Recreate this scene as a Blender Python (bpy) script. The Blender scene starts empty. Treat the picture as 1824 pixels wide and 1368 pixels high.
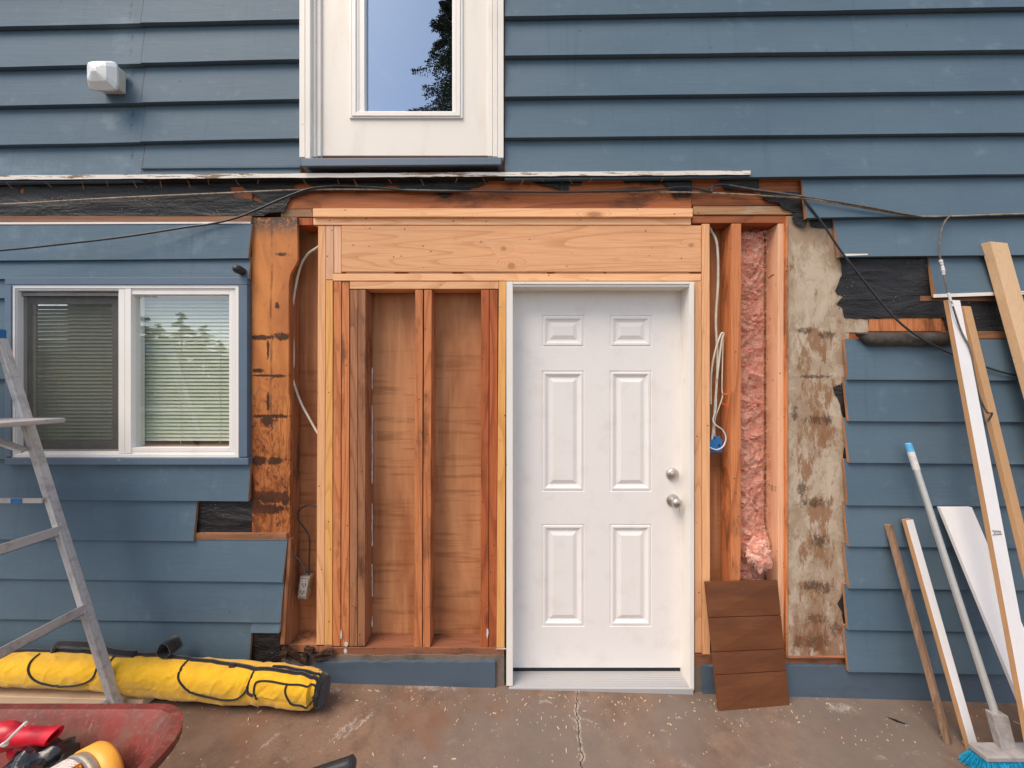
import bpy, math, random
from mathutils import Vector, Matrix, noise as mnoise
from mathutils.geometry import tessellate_polygon
random.seed(7)
R = math.radians
scene = bpy.context.scene
COL = scene.collection

# ------------------------------------------------------------------ camera, light, exposure
S = 0.003; D = 2.0; H = 1.608           # metres per photo pixel on the stud plane, camera distance, camera height
cam_d = bpy.data.cameras.new('camera'); cam = bpy.data.objects.new('camera', cam_d); COL.objects.link(cam)
cam.location = (0, -D, H); cam.rotation_euler = (R(90), 0, 0)
cam_d.sensor_width = 36; cam_d.lens = 36 * (D / S) / 1824
cam_d.clip_start = 0.02; cam_d.clip_end = 500
scene.camera = cam
SUN_EL, SUN_AZ = 56, -45                 # azimuth from the wall normal, negative = from the left of the camera
w = bpy.data.worlds.new('World'); scene.world = w; w.use_nodes = True
wn = w.node_tree; bg = wn.nodes['Background']
sky = wn.nodes.new('ShaderNodeTexSky'); sky.sky_type = 'NISHITA'; sky.sun_disc = False
sky.sun_elevation = R(SUN_EL); sky.sun_rotation = R(180 - SUN_AZ); sky.air_density = 1.0; sky.dust_density = 1.0; sky.ozone_density = 1.0
hs = wn.nodes.new('ShaderNodeHueSaturation'); hs.inputs['Saturation'].default_value = 0.68
wn.links.new(sky.outputs[0], hs.inputs['Color']); wn.links.new(hs.outputs[0], bg.inputs['Color'])
tc = wn.nodes.new('ShaderNodeTexCoord'); nz = wn.nodes.new('ShaderNodeTexNoise'); nz.inputs['Scale'].default_value = 3.2; nz.inputs['Detail'].default_value = 8; nz.inputs['Roughness'].default_value = .62; nz.inputs['Distortion'].default_value = .7
wn.links.new(tc.outputs['Generated'], nz.inputs['Vector']); mr = wn.nodes.new('ShaderNodeMapRange'); mr.inputs[1].default_value = .46; mr.inputs[2].default_value = .70; mr.inputs[4].default_value = .7; wn.links.new(nz.outputs[0], mr.inputs[0])
cm = wn.nodes.new('ShaderNodeMix'); cm.data_type = 'RGBA'; cm.inputs[7].default_value = (7.5, 7.6, 8.0, 1); wn.links.new(mr.outputs[0], cm.inputs[0]); wn.links.new(hs.outputs[0], cm.inputs[6]); wn.links.new(cm.outputs[2], bg.inputs['Color'])
bg.inputs['Strength'].default_value = 0.145
sd = bpy.data.lights.new('sun', 'SUN'); sun = bpy.data.objects.new('sun', sd); COL.objects.link(sun)
sd.energy = 2.2; sd.angle = R(34); sd.color = (1.0, 0.83, 0.66)
dirv = Vector((math.sin(R(SUN_AZ)) * math.cos(R(SUN_EL)), -math.cos(R(SUN_AZ)) * math.cos(R(SUN_EL)), math.sin(R(SUN_EL))))
sun.location = dirv * 20; sun.rotation_euler = dirv.to_track_quat('Z', 'Y').to_euler()
scene.view_settings.view_transform = 'Standard'; scene.view_settings.look = 'None'
scene.view_settings.exposure = 0.62; scene.view_settings.gamma = 1
scene.render.resolution_x = 1024; scene.render.resolution_y = 768

# ------------------------------------------------------------------ measuring helpers
def P(px, py, Y=0.0):
    t = S * (D + Y) / D
    return Vector(((px - 912) * t, Y, H + (684 - py) * t))
def gz(x): return -0.03 * x
def G(px, py):                            # point of the patio seen at a photo pixel
    t = H / (S * ((py - 684) - 0.03 * (px - 912)))
    return P(px, py, D * t - D)

# ------------------------------------------------------------------ material helpers
class NT:
    def __init__(s, name):
        s.m = bpy.data.materials.new(name); s.m.use_nodes = True
        s.t = s.m.node_tree; s.b = s.t.nodes['Principled BSDF']; s.out = s.t.nodes['Material Output']
    def n(s, typ, ins=None, **pr):
        nd = s.t.nodes.new(typ)
        for k, v in pr.items(): setattr(nd, k, v)
        for k, v in (ins or {}).items(): s.set(nd.inputs[k], v)
        return nd
    def set(s, sock, v):
        if isinstance(v, bpy.types.NodeSocket): s.t.links.new(v, sock)
        elif isinstance(v, (tuple, list)) and len(v) == 3 and sock.type == 'RGBA': sock.default_value = (*v, 1)
        else: sock.default_value = v
    def mth(s, op, a, b=0.0, c=0.0, clamp=False):
        return s.n('ShaderNodeMath', {0: a, 1: b, 2: c}, operation=op, use_clamp=clamp).outputs[0]
    def mp(s, v, scale=(1, 1, 1), loc=(0, 0, 0), rot=(0, 0, 0)):
        return s.n('ShaderNodeMapping', {0: v, 'Scale': scale, 'Location': loc, 'Rotation': rot}).outputs[0]
    def noise(s, v, scale=5, detail=3, rough=.55, dist=0.0):
        return s.n('ShaderNodeTexNoise', {'Vector': v, 'Scale': scale, 'Detail': detail, 'Roughness': rough, 'Distortion': dist}).outputs[0]
    def vor(s, v, scale=5, feat='F1', rnd=1.0):
        return s.n('ShaderNodeTexVoronoi', {'Vector': v, 'Scale': scale, 'Randomness': rnd}, feature=feat).outputs['Distance']
    def sm(s, v, a, b, lo=0.0, hi=1.0):    # smoothstep a..b
        return s.n('ShaderNodeMapRange', {0: v, 1: a, 2: b, 3: lo, 4: hi}, interpolation_type='SMOOTHSTEP').outputs[0]
    def ramp(s, v, stops):
        r = s.n('ShaderNodeValToRGB', {0: v}); cr = r.color_ramp
        while len(cr.elements) < len(stops): cr.elements.new(.5)
        for e, (p, c) in zip(cr.elements, stops): e.position = p; e.color = (*c, 1)
        return r.outputs[0]
    def mix(s, f, a, b, mode='MIX'):
        n = s.n('ShaderNodeMix', data_type='RGBA', blend_type=mode)
        s.set(n.inputs[0], f); s.set(n.inputs[6], a); s.set(n.inputs[7], b); return n.outputs[2]
    def bump(s, h, st=.3, dist=.002):
        s.set(s.b.inputs['Normal'], s.n('ShaderNodeBump', {'Height': h, 'Strength': st, 'Distance': dist}).outputs[0])
    def obj(s, seeded=True):
        v = s.n('ShaderNodeTexCoord').outputs['Object']
        if seeded:
            r = s.n('ShaderNodeObjectInfo').outputs['Random']
            c = s.n('ShaderNodeCombineXYZ', {0: s.mth('MULTIPLY', r, 31.0), 1: s.mth('MULTIPLY', r, 17.0), 2: s.mth('MULTIPLY', r, 53.0)}).outputs[0]
            v = s.n('ShaderNodeVectorMath', {0: v, 1: c}, operation='ADD').outputs[0]
        return v
    def pos(s): return s.n('ShaderNodeNewGeometry').outputs['Position']
    def spots(s, v, lst, Y=0.0, soft=.25):    # union of soft ellipses given in photo pixels on the wall
        out = None
        for x, y, w_, h_ in lst:
            c = P(x, y, Y); q = s.n('ShaderNodeVectorMath', {0: v, 1: tuple(c)}, operation='SUBTRACT').outputs[0]
            q = s.n('ShaderNodeVectorMath', {0: q, 1: (1 / (w_ * S), 0, 1 / (h_ * S))}, operation='MULTIPLY').outputs[0]
            d = s.n('ShaderNodeVectorMath', {0: q}, operation='LENGTH').outputs['Value']
            g = s.sm(d, 1.25, soft); out = g if out is None else s.mth('MAXIMUM', out, g)
        return out
    def rnd(s): return s.n('ShaderNodeObjectInfo').outputs['Random']
    def fin(s, col, rough=.6, spec=.5, metal=0.0):
        s.set(s.b.inputs['Base Color'], col); s.set(s.b.inputs['Roughness'], rough)
        s.b.inputs['Specular IOR Level'].default_value = spec; s.set(s.b.inputs['Metallic'], metal)
        return s.m
def wood(name, light, dark, axis='Z', K=9.0, knots=1.0, nails=1.0, stain=None, stain_amt=0.0, rough=.62, lines=.55, gs=.07, kpx=()):
    t = NT(name); v = t.obj()
    st = {'X': (gs, 1, 1), 'Y': (1, gs, 1), 'Z': (1, 1, gs)}[axis]
    kst = {'X': (.35, 1, 1), 'Y': (1, .35, 1), 'Z': (1, 1, .35)}[axis]
    v1 = t.mp(v, st)
    kd = t.vor(t.mp(v, kst), 4.2)
    kn = t.sm(kd, 0.0, .17, 1.0, 0.0)
    kn2 = t.mth('MULTIPLY', kn, knots)
    base = t.noise(v1, 3.2, 2, .5, .4)
    fld = t.mth('ADD', t.mth('MULTIPLY', base, K * 2.2), t.mth('MULTIPLY', kn2, 3.0))
    if kpx:
        ks = t.spots(t.pos(), [(x, y, w_ * 3.2, h_ * 2.6) for x, y, w_, h_ in kpx], soft=.0); fld = t.mth('ADD', fld, t.mth('MULTIPLY', ks, 4.0))
    fr = t.mth('FRACT', fld)
    line = t.sm(fr, .62, .96); cut = t.sm(fr, .97, 1.0, 1.0, 0.0)
    line = t.mth('MULTIPLY', line, cut)
    fib = t.noise(t.mp(v, {'X': (.02, 1, 1), 'Y': (1, .02, 1), 'Z': (1, 1, .02)}[axis]), 240, 2, .6)
    big = t.noise(v1, 5, 3, .6)
    col = t.mix(t.mth('MULTIPLY', line, lines), light, dark)
    col = t.mix(t.sm(fib, .38, .72, 0, .5), col, dark)
    col = t.mix(t.sm(big, .3, .75, 0, .45), col, tuple(c * .72 for c in light))
    core = t.mth('MULTIPLY', t.sm(kd, .03, .1, 1.0, 0.0), knots)
    col = t.mix(t.mth('MULTIPLY', core, .8), col, tuple(c * .55 for c in dark))
    if kpx: col = t.mix(t.mth('MULTIPLY', t.spots(t.pos(), kpx, soft=.5), .5), col, (.30, .11, .035))
    if stain:
        sn = t.noise(t.mp(v, {'X': (.35, 1, 1), 'Y': (1, .35, 1), 'Z': (1, 1, .35)}[axis]), 7, 5, .68)
        col = t.mix(t.sm(sn, .50, .68, 0, stain_amt), col, stain)
    if nails > 0:
        nd = t.vor(v, 24); n2 = t.noise(v, 9, 0)
        col = t.mix(t.mth('MULTIPLY', t.sm(nd, .06, .11, nails, 0.0), t.sm(n2, .47, .53)), col, (.03, .015, .008))
    hue = t.n('ShaderNodeHueSaturation', {'Value': t.n('ShaderNodeMapRange', {0: t.rnd(), 3: .84, 4: 1.12}).outputs[0], 'Color': col}).outputs[0]
    gr = t.noise(t.mp(v, {'X': (.5, 1, 1), 'Y': (1, .5, 1), 'Z': (1, 1, .5)}[axis]), 16, 6, .75)
    hue = t.mix(t.sm(gr, .57, .72, 0, .35), hue, tuple(c * .7 for c in dark))
    t.bump(t.mth('ADD', t.mth('MULTIPLY', line, .5), fib), .35, .0012)
    return t.fin(hue, rough, .3)

NEW_V = wood('fir_new_vertical', (.92, .50, .25), (.62, .25, .095), 'Z', K=13)
NEW_H = wood('fir_new_horizontal', (.94, .53, .28), (.66, .28, .12), 'X', K=11)
BEAM = wood('fir_header_grain', (.94, .50, .255), (.62, .25, .10), 'X', K=13, knots=.3, lines=.6, gs=.10, kpx=[(897, 443, 6, 4.5), (911, 474, 8, 6.5), (857, 431, 3, 2.5), (1231, 437, 6, 4), (893, 398, 1, 1)])
PALE_V = wood('fir_pale_vertical', (.94, .56, .35), (.68, .33, .17), 'Z', K=9, lines=.35)
YEL_V = wood('fir_yellow_vertical', (.90, .47, .155), (.58, .24, .06), 'Z', K=14)
OLD_V = wood('fir_aged_vertical', (.64, .235, .09), (.28, .07, .022), 'Z', stain=(.11, .04, .018), stain_amt=.75)
OLD_H = wood('fir_aged_horizontal', (.46, .15, .055), (.20, .05, .018), 'X', stain=(.07, .035, .02), stain_amt=.75)
RED_V = wood('fir_red_vertical', (.52, .14, .045), (.22, .04, .014), 'Z', stain=(.12, .03, .012), stain_amt=.45)
DARK_V = wood('fir_dark_vertical', (.38, .17, .085), (.14, .045, .02), 'Z', stain=(.05, .02, .01), stain_amt=.7)
MOLD_H = wood('fir_mouldy_horizontal', (.50, .27, .13), (.25, .10, .04), 'X', stain=(.42, .36, .26), stain_amt=.8)
PLATE = wood('bottom_plate_wood', (.34, .14, .075), (.17, .06, .03), 'X', stain=(.07, .035, .02), stain_amt=.7)
RAW = wood('cedar_cut_edge', (.44, .22, .11), (.22, .09, .04), 'Z', nails=0, knots=0)
RAW_H = wood('cedar_bare_top', (.36, .17, .09), (.16, .07, .035), 'X', nails=.8, knots=.3, stain=(.12, .06, .03), stain_amt=.6)
PINE_H = wood('pine_pale', (.68, .52, .36), (.50, .33, .20), 'X', nails=0, knots=.4, lines=.3)
STICK = wood('weathered_stick_wood', (.30, .19, .12), (.14, .08, .05), 'Z', nails=.5, stain=(.09, .05, .03), stain_amt=.7)
MDF = wood('tan_board', (.56, .33, .165), (.42, .23, .11), 'Z', K=2, nails=0, knots=0, lines=.15)
PALEBOARD = wood('pale_tan_board', (.70, .47, .27), (.56, .35, .19), 'Z', K=3, nails=.3, knots=0, lines=.2)

def siding_mat():
    t = NT('blue_siding_paint'); v = t.pos()
    tone = t.n('ShaderNodeAttribute', attribute_name='tone').outputs['Fac']
    n1 = t.noise(t.mp(v, (.6, 1, 1.4)), 2.2, 4, .6); n2 = t.noise(t.mp(v, (.12, 1, 1)), 60, 3, .6)
    n3 = t.noise(v, 9, 5, .65)
    col = t.mix(t.sm(n1, .3, .7), (.094, .147, .196), (.112, .168, .216))
    col = t.mix(t.sm(n3, .60, .80, 0, .15), col, (.155, .205, .25))
    col = t.mix(t.mth('MULTIPLY', tone, .35), col, (.066, .112, .158))
    scuff = t.noise(t.mp(v, (.25, 1, 1), (3, 0, 1)), 38, 4, .75)
    col = t.mix(t.sm(scuff, .70, .76, 0, .5), col, (.30, .36, .40))
    sp = t.vor(v, 11); spn = t.noise(v, 4, 0)
    col = t.mix(t.mth('MULTIPLY', t.sm(sp, .03, .05, .8, 0.0), t.sm(spn, .54, .58)), col, (.02, .025, .035))
    fd = t.spots(v, [(212, 60, 34, 60), (205, 210, 30, 30), (215, 285, 26, 20), (225, 120, 20, 30), (60, 430, 200, 40), (330, 430, 120, 34), (20, 300, 260, 22)], -.04, .1)
    col = t.mix(t.mth('MULTIPLY', t.sm(t.mth('ADD', n3, t.mth('MULTIPLY', fd, .19)), .56, .84), .42), col, (.20, .275, .335))
    nl = t.vor(t.mp(v, (2.46, 0, 4.63)), 1.0); col = t.mix(t.sm(nl, .016, .028, .55, 0), col, (.03, .05, .07))
    jt = t.spots(v, [(233, y_, 3.2, 9) for y_ in (8, 28, 65, 92, 128, 150, 200, 226, 275)], -.04, .1)
    col = t.mix(t.mth('MULTIPLY', jt, t.sm(t.noise(v, 60, 4, .8), .42, .55)), col, (.05, .075, .10))
    dr = t.noise(t.mp(v, (9, 1, .5)), 3.2, 4, .6); col = t.mix(t.sm(dr, .56, .75, 0, .28), col, (.055, .105, .15))
    t.bump(t.mth('ADD', n2, t.mth('MULTIPLY', n3, 1.4)), .5, .002)
    return t.fin(col, .62, .2)
SIDING = siding_mat()
def paint(name, col, rough=.45, dirt=(.35, .28, .2), amt=.25, chips=0.0, chipcol=(.25, .14, .08), stretch=(1, 1, .3), spec=.5):
    t = NT(name); v = t.obj()
    n = t.noise(t.mp(v, stretch), 9, 5, .65); f = t.noise(t.mp(v, stretch), 46, 4, .7)
    c = t.mix(t.sm(n, .48, .8, 0, amt), col, dirt)
    if chips: c = t.mix(t.sm(f, .70 - chips * .25, .73 - chips * .25), c, chipcol)
    sp = t.vor(v, 16)
    c = t.mix(t.mth('MULTIPLY', t.sm(sp, .02, .04, .6, 0), t.sm(t.noise(v, 5, 0), .52, .56)), c, (.12, .08, .05))
    t.bump(t.noise(v, 90, 2), .12, .0008)
    return t.fin(c, rough, spec)
WHITE = paint('white_vinyl', (.84, .81, .775), .35, amt=.12)
TRIMW = paint('white_trim_worn', (.80, .765, .71), .5, (.50, .45, .38), .35, chips=.10, chipcol=(.45, .38, .30))
DOORW = paint('door_white', (.80, .765, .735), .38, (.58, .52, .46), .34, stretch=(1, 1, 1))
CREAM = paint('cream_door_paint', (.80, .75, .68), .45, (.50, .44, .36), .3)
BELT = paint('peeling_white_paint', (.76, .71, .64), .6, (.42, .33, .24), .7, chips=.62, chipcol=(.22, .14, .085), stretch=(.12, 1, 1.5))
BLUETRIM = paint('blue_trim_paint', (.105, .155, .215), .5, (.06, .09, .13), .4, chips=.06, chipcol=(.4, .4, .4), stretch=(.3, 1, 1))
LEANW = paint('primed_white_board', (.80, .78, .78), .55, (.6, .56, .52), .35)
ALU = None
def metal(name, col, rough, dirt, amt, metal=.85, st=(1, 1, 1), sc=14):
    t = NT(name); v = t.obj(); n = t.noise(t.mp(v, st), sc, 5, .7); f = t.noise(t.mp(v, st), sc * 6, 3, .7)
    c = t.mix(t.sm(n, .45, .7, 0, amt), col, dirt); c = t.mix(t.sm(f, .62, .75, 0, amt), c, tuple(x * .5 for x in dirt))
    t.bump(f, .15, .0006)
    return t.fin(c, t.sm(n, .3, .7, rough, min(1, rough + .25)), .5, metal)
ALU = metal('aluminium_sill', (.43, .43, .44), .42, (.45, .42, .38), .5, .15, (.05, 1, 1))
LADDERM = metal('aluminium_ladder', (.60, .58, .57), .5, (.34, .30, .28), .7, .45)
NICKEL = metal('satin_nickel', (.55, .52, .48), .28, (.4, .37, .33), .2, 1.0)
GALV = metal('painted_steel_pole', (.55, .56, .55), .35, (.42, .42, .40), .4, .5)
STEELBOX = metal('galvanised_box', (.42, .37, .30), .5, (.2, .15, .1), .6, .6)
def flat(name, col, rough=.6, spec=.4, var=.25, sc=20, bump=.15, alpha=None, trans=0):
    t = NT(name); v = t.obj(); n = t.noise(v, sc, 4, .65)
    c = t.mix(t.sm(n, .35, .7, 0, 1), col, tuple(x * (1 - var) for x in col)); t.bump(n, bump, .002)
    m = t.fin(c, rough, spec)
    if trans: t.b.inputs['Transmission Weight'].default_value = trans
    return m
def tar():
    t = NT('black_paper_and_shade'); v = t.pos()
    n = t.noise(t.mp(v, (.35, 1, 1.3)), 9, 4, .6, .8); f = t.noise(v, 70, 3, .7)
    c = t.mix(t.sm(n, .35, .7), (.009, .009, .011), (.024, .022, .022))
    c = t.mix(t.sm(t.noise(v, 22, 5, .75), .68, .74, 0, .5), c, (.07, .05, .04))
    c = t.mix(t.mth('MULTIPLY', t.sm(t.vor(v, 60), .10, .16, .8, 0), t.sm(t.noise(v, 6, 1), .58, .62)), c, (.4, .38, .36))
    t.bump(t.mth('ADD', t.mth('MULTIPLY', n, 6.0), f), .7, .006)
    return t.fin(c, .55, .45)
TAR = tar()
def panel_grey():
    t = NT('weathered_plywood'); v = t.pos(); sp = t.n('ShaderNodeSeparateXYZ', {0: v})
    n1 = t.noise(t.mp(v, (1, 1, .7)), 8, 8, .72, .5); n2 = t.noise(t.mp(v, (1, 1, .4)), 13, 8, .74, .35)
    n3 = t.noise(v, 55, 4, .7)
    c = t.mix(t.sm(n1, .35, .68), (.50, .405, .305), (.38, .29, .20))
    n2 = t.noise(t.mp(v, (1.2, 1, .4)), 15, 12, .8, .3); c = t.mix(t.sm(n2, .53, .62, 0, .6), c, (.27, .165, .095))
    edge = t.mth('ABSOLUTE', t.mth('SUBTRACT', n1, .55))
    n4 = t.noise(t.mp(v, (1, 1, .6), (2, 5, 3)), 4.2, 7, .66, .6)
    n4 = t.noise(t.mp(v, (1, 1, .6), (2, 5, 3)), 4.6, 12, .74, .5); c = t.mix(t.sm(n4, .52, .56, 0, .5), c, (.30, .19, .115)); c = t.mix(t.sm(n4, .42, .46, .5, 0), c, (.58, .485, .375)); c = t.mix(t.sm(t.mth('ABSOLUTE', t.mth('SUBTRACT', n4, .525)), 0, .009, .6, 0), c, (.19, .09, .04))
    c = t.mix(t.sm(edge, 0, .010, .45, 0), c, (.17, .09, .045))
    sp1 = t.spots(v, [(1432, 590, 26, 9), (1470, 598, 26, 10), (1450, 671, 48, 5), (1458, 748, 40, 13), (1412, 735, 10, 20), (1445, 895, 42, 12), (1425, 870, 14, 20), (1457, 962, 24, 18), (1440, 1040, 26, 12), (1466, 1046, 22, 15), (1452, 1100, 30, 14), (1450, 1142, 34, 24), (1420, 1140, 16, 18), (1485, 1120, 16, 22)])
    rag = t.noise(t.mp(v, (1.3, 1, .7), (4, 2, 1)), 44, 8, .88)
    mold = t.sm(t.mth('ADD', rag, t.mth('MULTIPLY', sp1, .20)), .61, .70)
    halo = t.sm(t.mth('ADD', n2, t.mth('MULTIPLY', t.spots(v, [(1455, 610, 40, 40), (1450, 700, 46, 50), (1460, 770, 46, 60), (1430, 850, 30, 60), (1455, 905, 46, 34), (1455, 975, 40, 50), (1450, 1050, 50, 30), (1450, 1130, 60, 50), (1430, 640, 20, 50)], soft=.1), .13)), .57, .64)
    c = t.mix(t.mth('MULTIPLY', halo, .78), c, (.25, .115, .05))
    c = t.mix(t.mth('MULTIPLY', mold, .8), c, (.07, .042, .026))
    c = t.mix(t.mth('MULTIPLY', t.spots(v, [(1446, 408, 60, 32)], soft=.6), .6), c, (.30, .20, .13))
    low = t.mth('MULTIPLY', t.sm(sp.outputs[2], .72, .10), t.sm(t.noise(t.mp(v, (1, 1, .45)), 12, 7, .75), .40, .54))
    c = t.mix(t.mth('MULTIPLY', low, .7), c, (.20, .075, .03))
    c = t.mix(t.sm(t.vor(v, 13), .03, .055, .8, 0), c, (.05, .03, .02))
    t.bump(t.mth('ADD', t.mth('MULTIPLY', n2, 2), n3), .4, .002)
    return t.fin(c, .8, .2)
GREYPLY = panel_grey()
def panel_orange():
    t = NT('orange_old_plywood'); v = t.pos(); sp = t.n('ShaderNodeSeparateXYZ', {0: v}); z = sp.outputs[2]
    n1 = t.noise(t.mp(v, (1.6, 1, .5)), 4, 4, .6, .5)
    fld = t.mth('FRACT', t.mth('MULTIPLY', t.noise(t.mp(v, (1.5, 1, .42)), 5.5, 2, .5, 1.4), 15))
    grain = t.mth('MULTIPLY', t.sm(fld, .3, .9), t.sm(z, 1.75, 1.35))
    c = t.mix(t.sm(n1, .3, .72), (.66, .25, .07), (.42, .14, .04))
    c = t.mix(t.mth('MULTIPLY', grain, .75), c, (.20, .055, .015)); c = t.mix(t.mth('MULTIPLY', t.sm(z, 1.75, 1.0, 0, .45), 1.0), c, (.36, .10, .028))
    rag = t.noise(v, 45, 6, .8)
    sp1 = t.spots(v, [(470, 602, 30, 6), (505, 600, 18, 9), (497, 545, 5, 8), (480, 669, 40, 2.5), (500, 670, 16, 4), (483, 741, 40, 4), (480, 748, 14, 12), (466, 820, 16, 9), (493, 820, 16, 7), (482, 884, 40, 12), (452, 860, 5, 16), (460, 896, 12, 12), (481, 620, 3, 22), (481, 715, 3, 24), (455, 884, 10, 14), (510, 886, 8, 14), (480, 905, 34, 10), (463, 660, 14, 5), (505, 455, 14, 5)])
    mold = t.sm(t.mth('ADD', t.mth('ADD', t.noise(t.mp(v, (1, 1, .7)), 40, 8, .85), t.mth('MULTIPLY', sp1, .26)), t.sm(z, 1.9, .95, 0, .08)), .575, .69)
    c = t.mix(t.mth('MULTIPLY', mold, .92), c, (.03, .014, .008))
    cr = t.mth('ABSOLUTE', t.mth('ADD', sp.outputs[0], t.mth('ADD', 1.275, t.mth('MULTIPLY', t.mth('SUBTRACT', t.noise(t.mp(v, (1, 1, 1)), 5, 3), .5), .03))))
    c = t.mix(t.mth('MULTIPLY', t.sm(cr, .001, .010, .65, 0), t.sm(t.noise(t.mp(v, (.01, 1, 1)), 9, 4), .35, .62)), c, (.10, .03, .012))
    low = t.mth('MULTIPLY', t.sm(z, 1.45, .9), t.sm(t.noise(v, 10, 5, .7), .45, .6))
    c = t.mix(t.mth('MULTIPLY', low, .75), c, (.12, .032, .01))
    top = t.mth('MULTIPLY', t.sm(z, 2.36, 2.48), t.sm(rag, .4, .5)); c = t.mix(top, c, (.10, .075, .06))
    t.bump(t.mth('ADD', grain, rag), .4, .002)
    return t.fin(c, .6, .3)
ORANGEPLY = panel_orange()
def back_ply():
    t = NT('cavity_plywood'); v = t.pos(); z = t.n('ShaderNodeSeparateXYZ', {0: v}).outputs[2]
    n1 = t.noise(t.mp(v, (1.3, 1, .35)), 3.5, 4, .6, .4); h = t.noise(t.mp(v, (.07, 1, 1)), 26, 3, .6)
    c = t.mix(t.sm(n1, .3, .7), (.57, .265, .12), (.34, .13, .052))
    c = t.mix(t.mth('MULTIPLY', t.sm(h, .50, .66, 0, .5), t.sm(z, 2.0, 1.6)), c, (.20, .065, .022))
    st = t.noise(t.mp(v, (3, 1, .12)), 8, 3, .6)
    c = t.mix(t.sm(st, .52, .7, 0, .45), c, (.62, .33, .17))
    c = t.mix(t.mth('MULTIPLY', t.sm(t.noise(v, 30, 5, .8), .68, .72, 0, .7), 1.0), c, (.13, .05, .02))
    t.bump(h, .2, .0015)
    return t.fin(c, .62, .3)
BACKPLY = back_ply()
def concrete(name, A, B, crack=True, wet=(.12, .075, .052)):
    t = NT(name); v = t.pos(); sp = t.n('ShaderNodeSeparateXYZ', {0: v}); X, Y = sp.outputs[0], sp.outputs[1]
    n1 = t.noise(v, 1.7, 5, .62, .3); n2 = t.noise(v, 11, 6, .7); n3 = t.noise(v, 120, 3, .7)
    c = t.mix(t.sm(n1, .34, .68), A, B)
    c = t.mix(t.sm(n2, .42, .70, 0, .65), c, wet)
    c = t.mix(t.sm(n3, .45, .72, 0, .45), c, tuple(x * .55 for x in A))
    c = t.mix(t.sm(t.noise(t.mp(v, (1, 1.6, 1), rot=(0, 0, .6)), 6.5, 6, .72), .61, .70, 0, .75), c, (.42, .37, .34))
    c = t.mix(t.mth('MULTIPLY', t.sm(t.vor(v, 34), .06, .12, .8, 0), t.sm(t.noise(v, 3.2, 2), .52, .6)), c, (.55, .50, .43))
    c = t.mix(t.mth('MULTIPLY', t.sm(t.vor(t.mp(v, loc=(3, 1, 0)), 17), .04, .08, .9, 0), t.sm(t.noise(v, 2.2, 2), .5, .56)), c, (.05, .03, .02))
    if crack:
        lf = t.noise(v, .9, 3, .5); c = t.mix(t.sm(lf, .42, .62, 0, .55), c, (.19, .165, .145)); c = t.mix(t.sm(t.noise(t.mp(v, loc=(5, 5, 0)), 2.4, 4, .65), .52, .66, 0, .6), c, (.20, .10, .06))
        for x, y, w_, l_, a_ in ((612, 1300, .03, .12, -.5), (480, 1320, .02, .07, -.4), (590, 1228, .03, .12, 1.4), (640, 1290, .02, .14, -.6), (1500, 1262, .12, .05, 0), (770, 1225, .25, .03, 0)):
            g = G(x, y); q = t.mp(t.n('ShaderNodeVectorMath', {0: v, 1: tuple(g)}, operation='SUBTRACT').outputs[0], (1, 1, 0), rot=(0, 0, -a_)); q = t.n('ShaderNodeVectorMath', {0: q, 1: (1 / w_, 1 / l_, 0)}, operation='MULTIPLY').outputs[0]
            d = t.sm(t.n('ShaderNodeVectorMath', {0: q}, operation='LENGTH').outputs['Value'], 1.2, .2)
            c = t.mix(t.mth('MULTIPLY', t.sm(t.mth('ADD', t.noise(v, 45, 5, .8), t.mth('MULTIPLY', d, .26)), .64, .86), .5), c, (.48, .45, .42))
    h = t.mth('ADD', t.mth('MULTIPLY', n2, 1.2), n3)
    if crack:
        path = t.mth('ADD', t.mth('MULTIPLY', t.mth('SUBTRACT', t.noise(t.n('ShaderNodeCombineXYZ', {1: Y}).outputs[0], 9, 4, .7), .5), .09), t.mth('MULTIPLY', Y, .10))
        dx = t.mth('ABSOLUTE', t.mth('SUBTRACT', X, t.mth('ADD', .338, path)))
        m = t.mth('MULTIPLY', t.sm(dx, .001, .0035, 1, 0), t.sm(t.noise(v, 22, 3), .35, .5, .35, 1)); hal = t.mth('MULTIPLY', t.sm(dx, .006, .016, 1, 0), t.sm(t.noise(v, 40, 3), .42, .55))
        c = t.mix(t.mth('MULTIPLY', hal, .7), c, (.42, .36, .29)); c = t.mix(m, c, (.03, .02, .015))
        h = t.mth('SUBTRACT', h, t.mth('MULTIPLY', m, 3.0))
    t.bump(h, .55, .003)
    return t.fin(c, .72, .35)
PATIO = concrete('patio_concrete', (.24, .155, .108), (.15, .095, .066), wet=(.10, .064, .045))
FOUND = concrete('foundation_concrete', (.22, .17, .135), (.15, .115, .09), False, (.08, .06, .05))
FOUNDP = paint('foundation_blue_paint', (.075, .11, .15), .6, (.05, .065, .08), .6, chips=.05, chipcol=(.2, .16, .13), stretch=(.4, 1, 1))
def fabric(name, col, dark):
    t = NT(name); v = t.obj(False); n = t.noise(v, 12, 5, .65, .6); f = t.noise(v, 320, 2, .6); wr = t.noise(t.mp(v, (1, 1, 1), rot=(0, .7, 0)), 7, 3, .5, 1.5)
    c = t.mix(t.sm(n, .38, .72, 0, .6), col, dark); c = t.mix(t.sm(f, .4, .7, 0, .4), c, dark)
    t.bump(t.mth('ADD', t.mth('MULTIPLY', wr, 2.5), t.mth('ADD', t.mth('MULTIPLY', n, 1.2), t.mth('MULTIPLY', f, .5))), .7, .004)
    m = t.fin(c, .85, .2); t.b.inputs['Sheen Weight'].default_value = .3; return m
YELLOW = fabric('yellow_canvas', (.86, .50, .022), (.62, .32, .012))
BLACKF = fabric('black_webbing', (.015, .015, .018), (.006, .006, .008))
BLACKP = flat('black_rubber', (.02, .021, .024), .45, .5)
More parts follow.
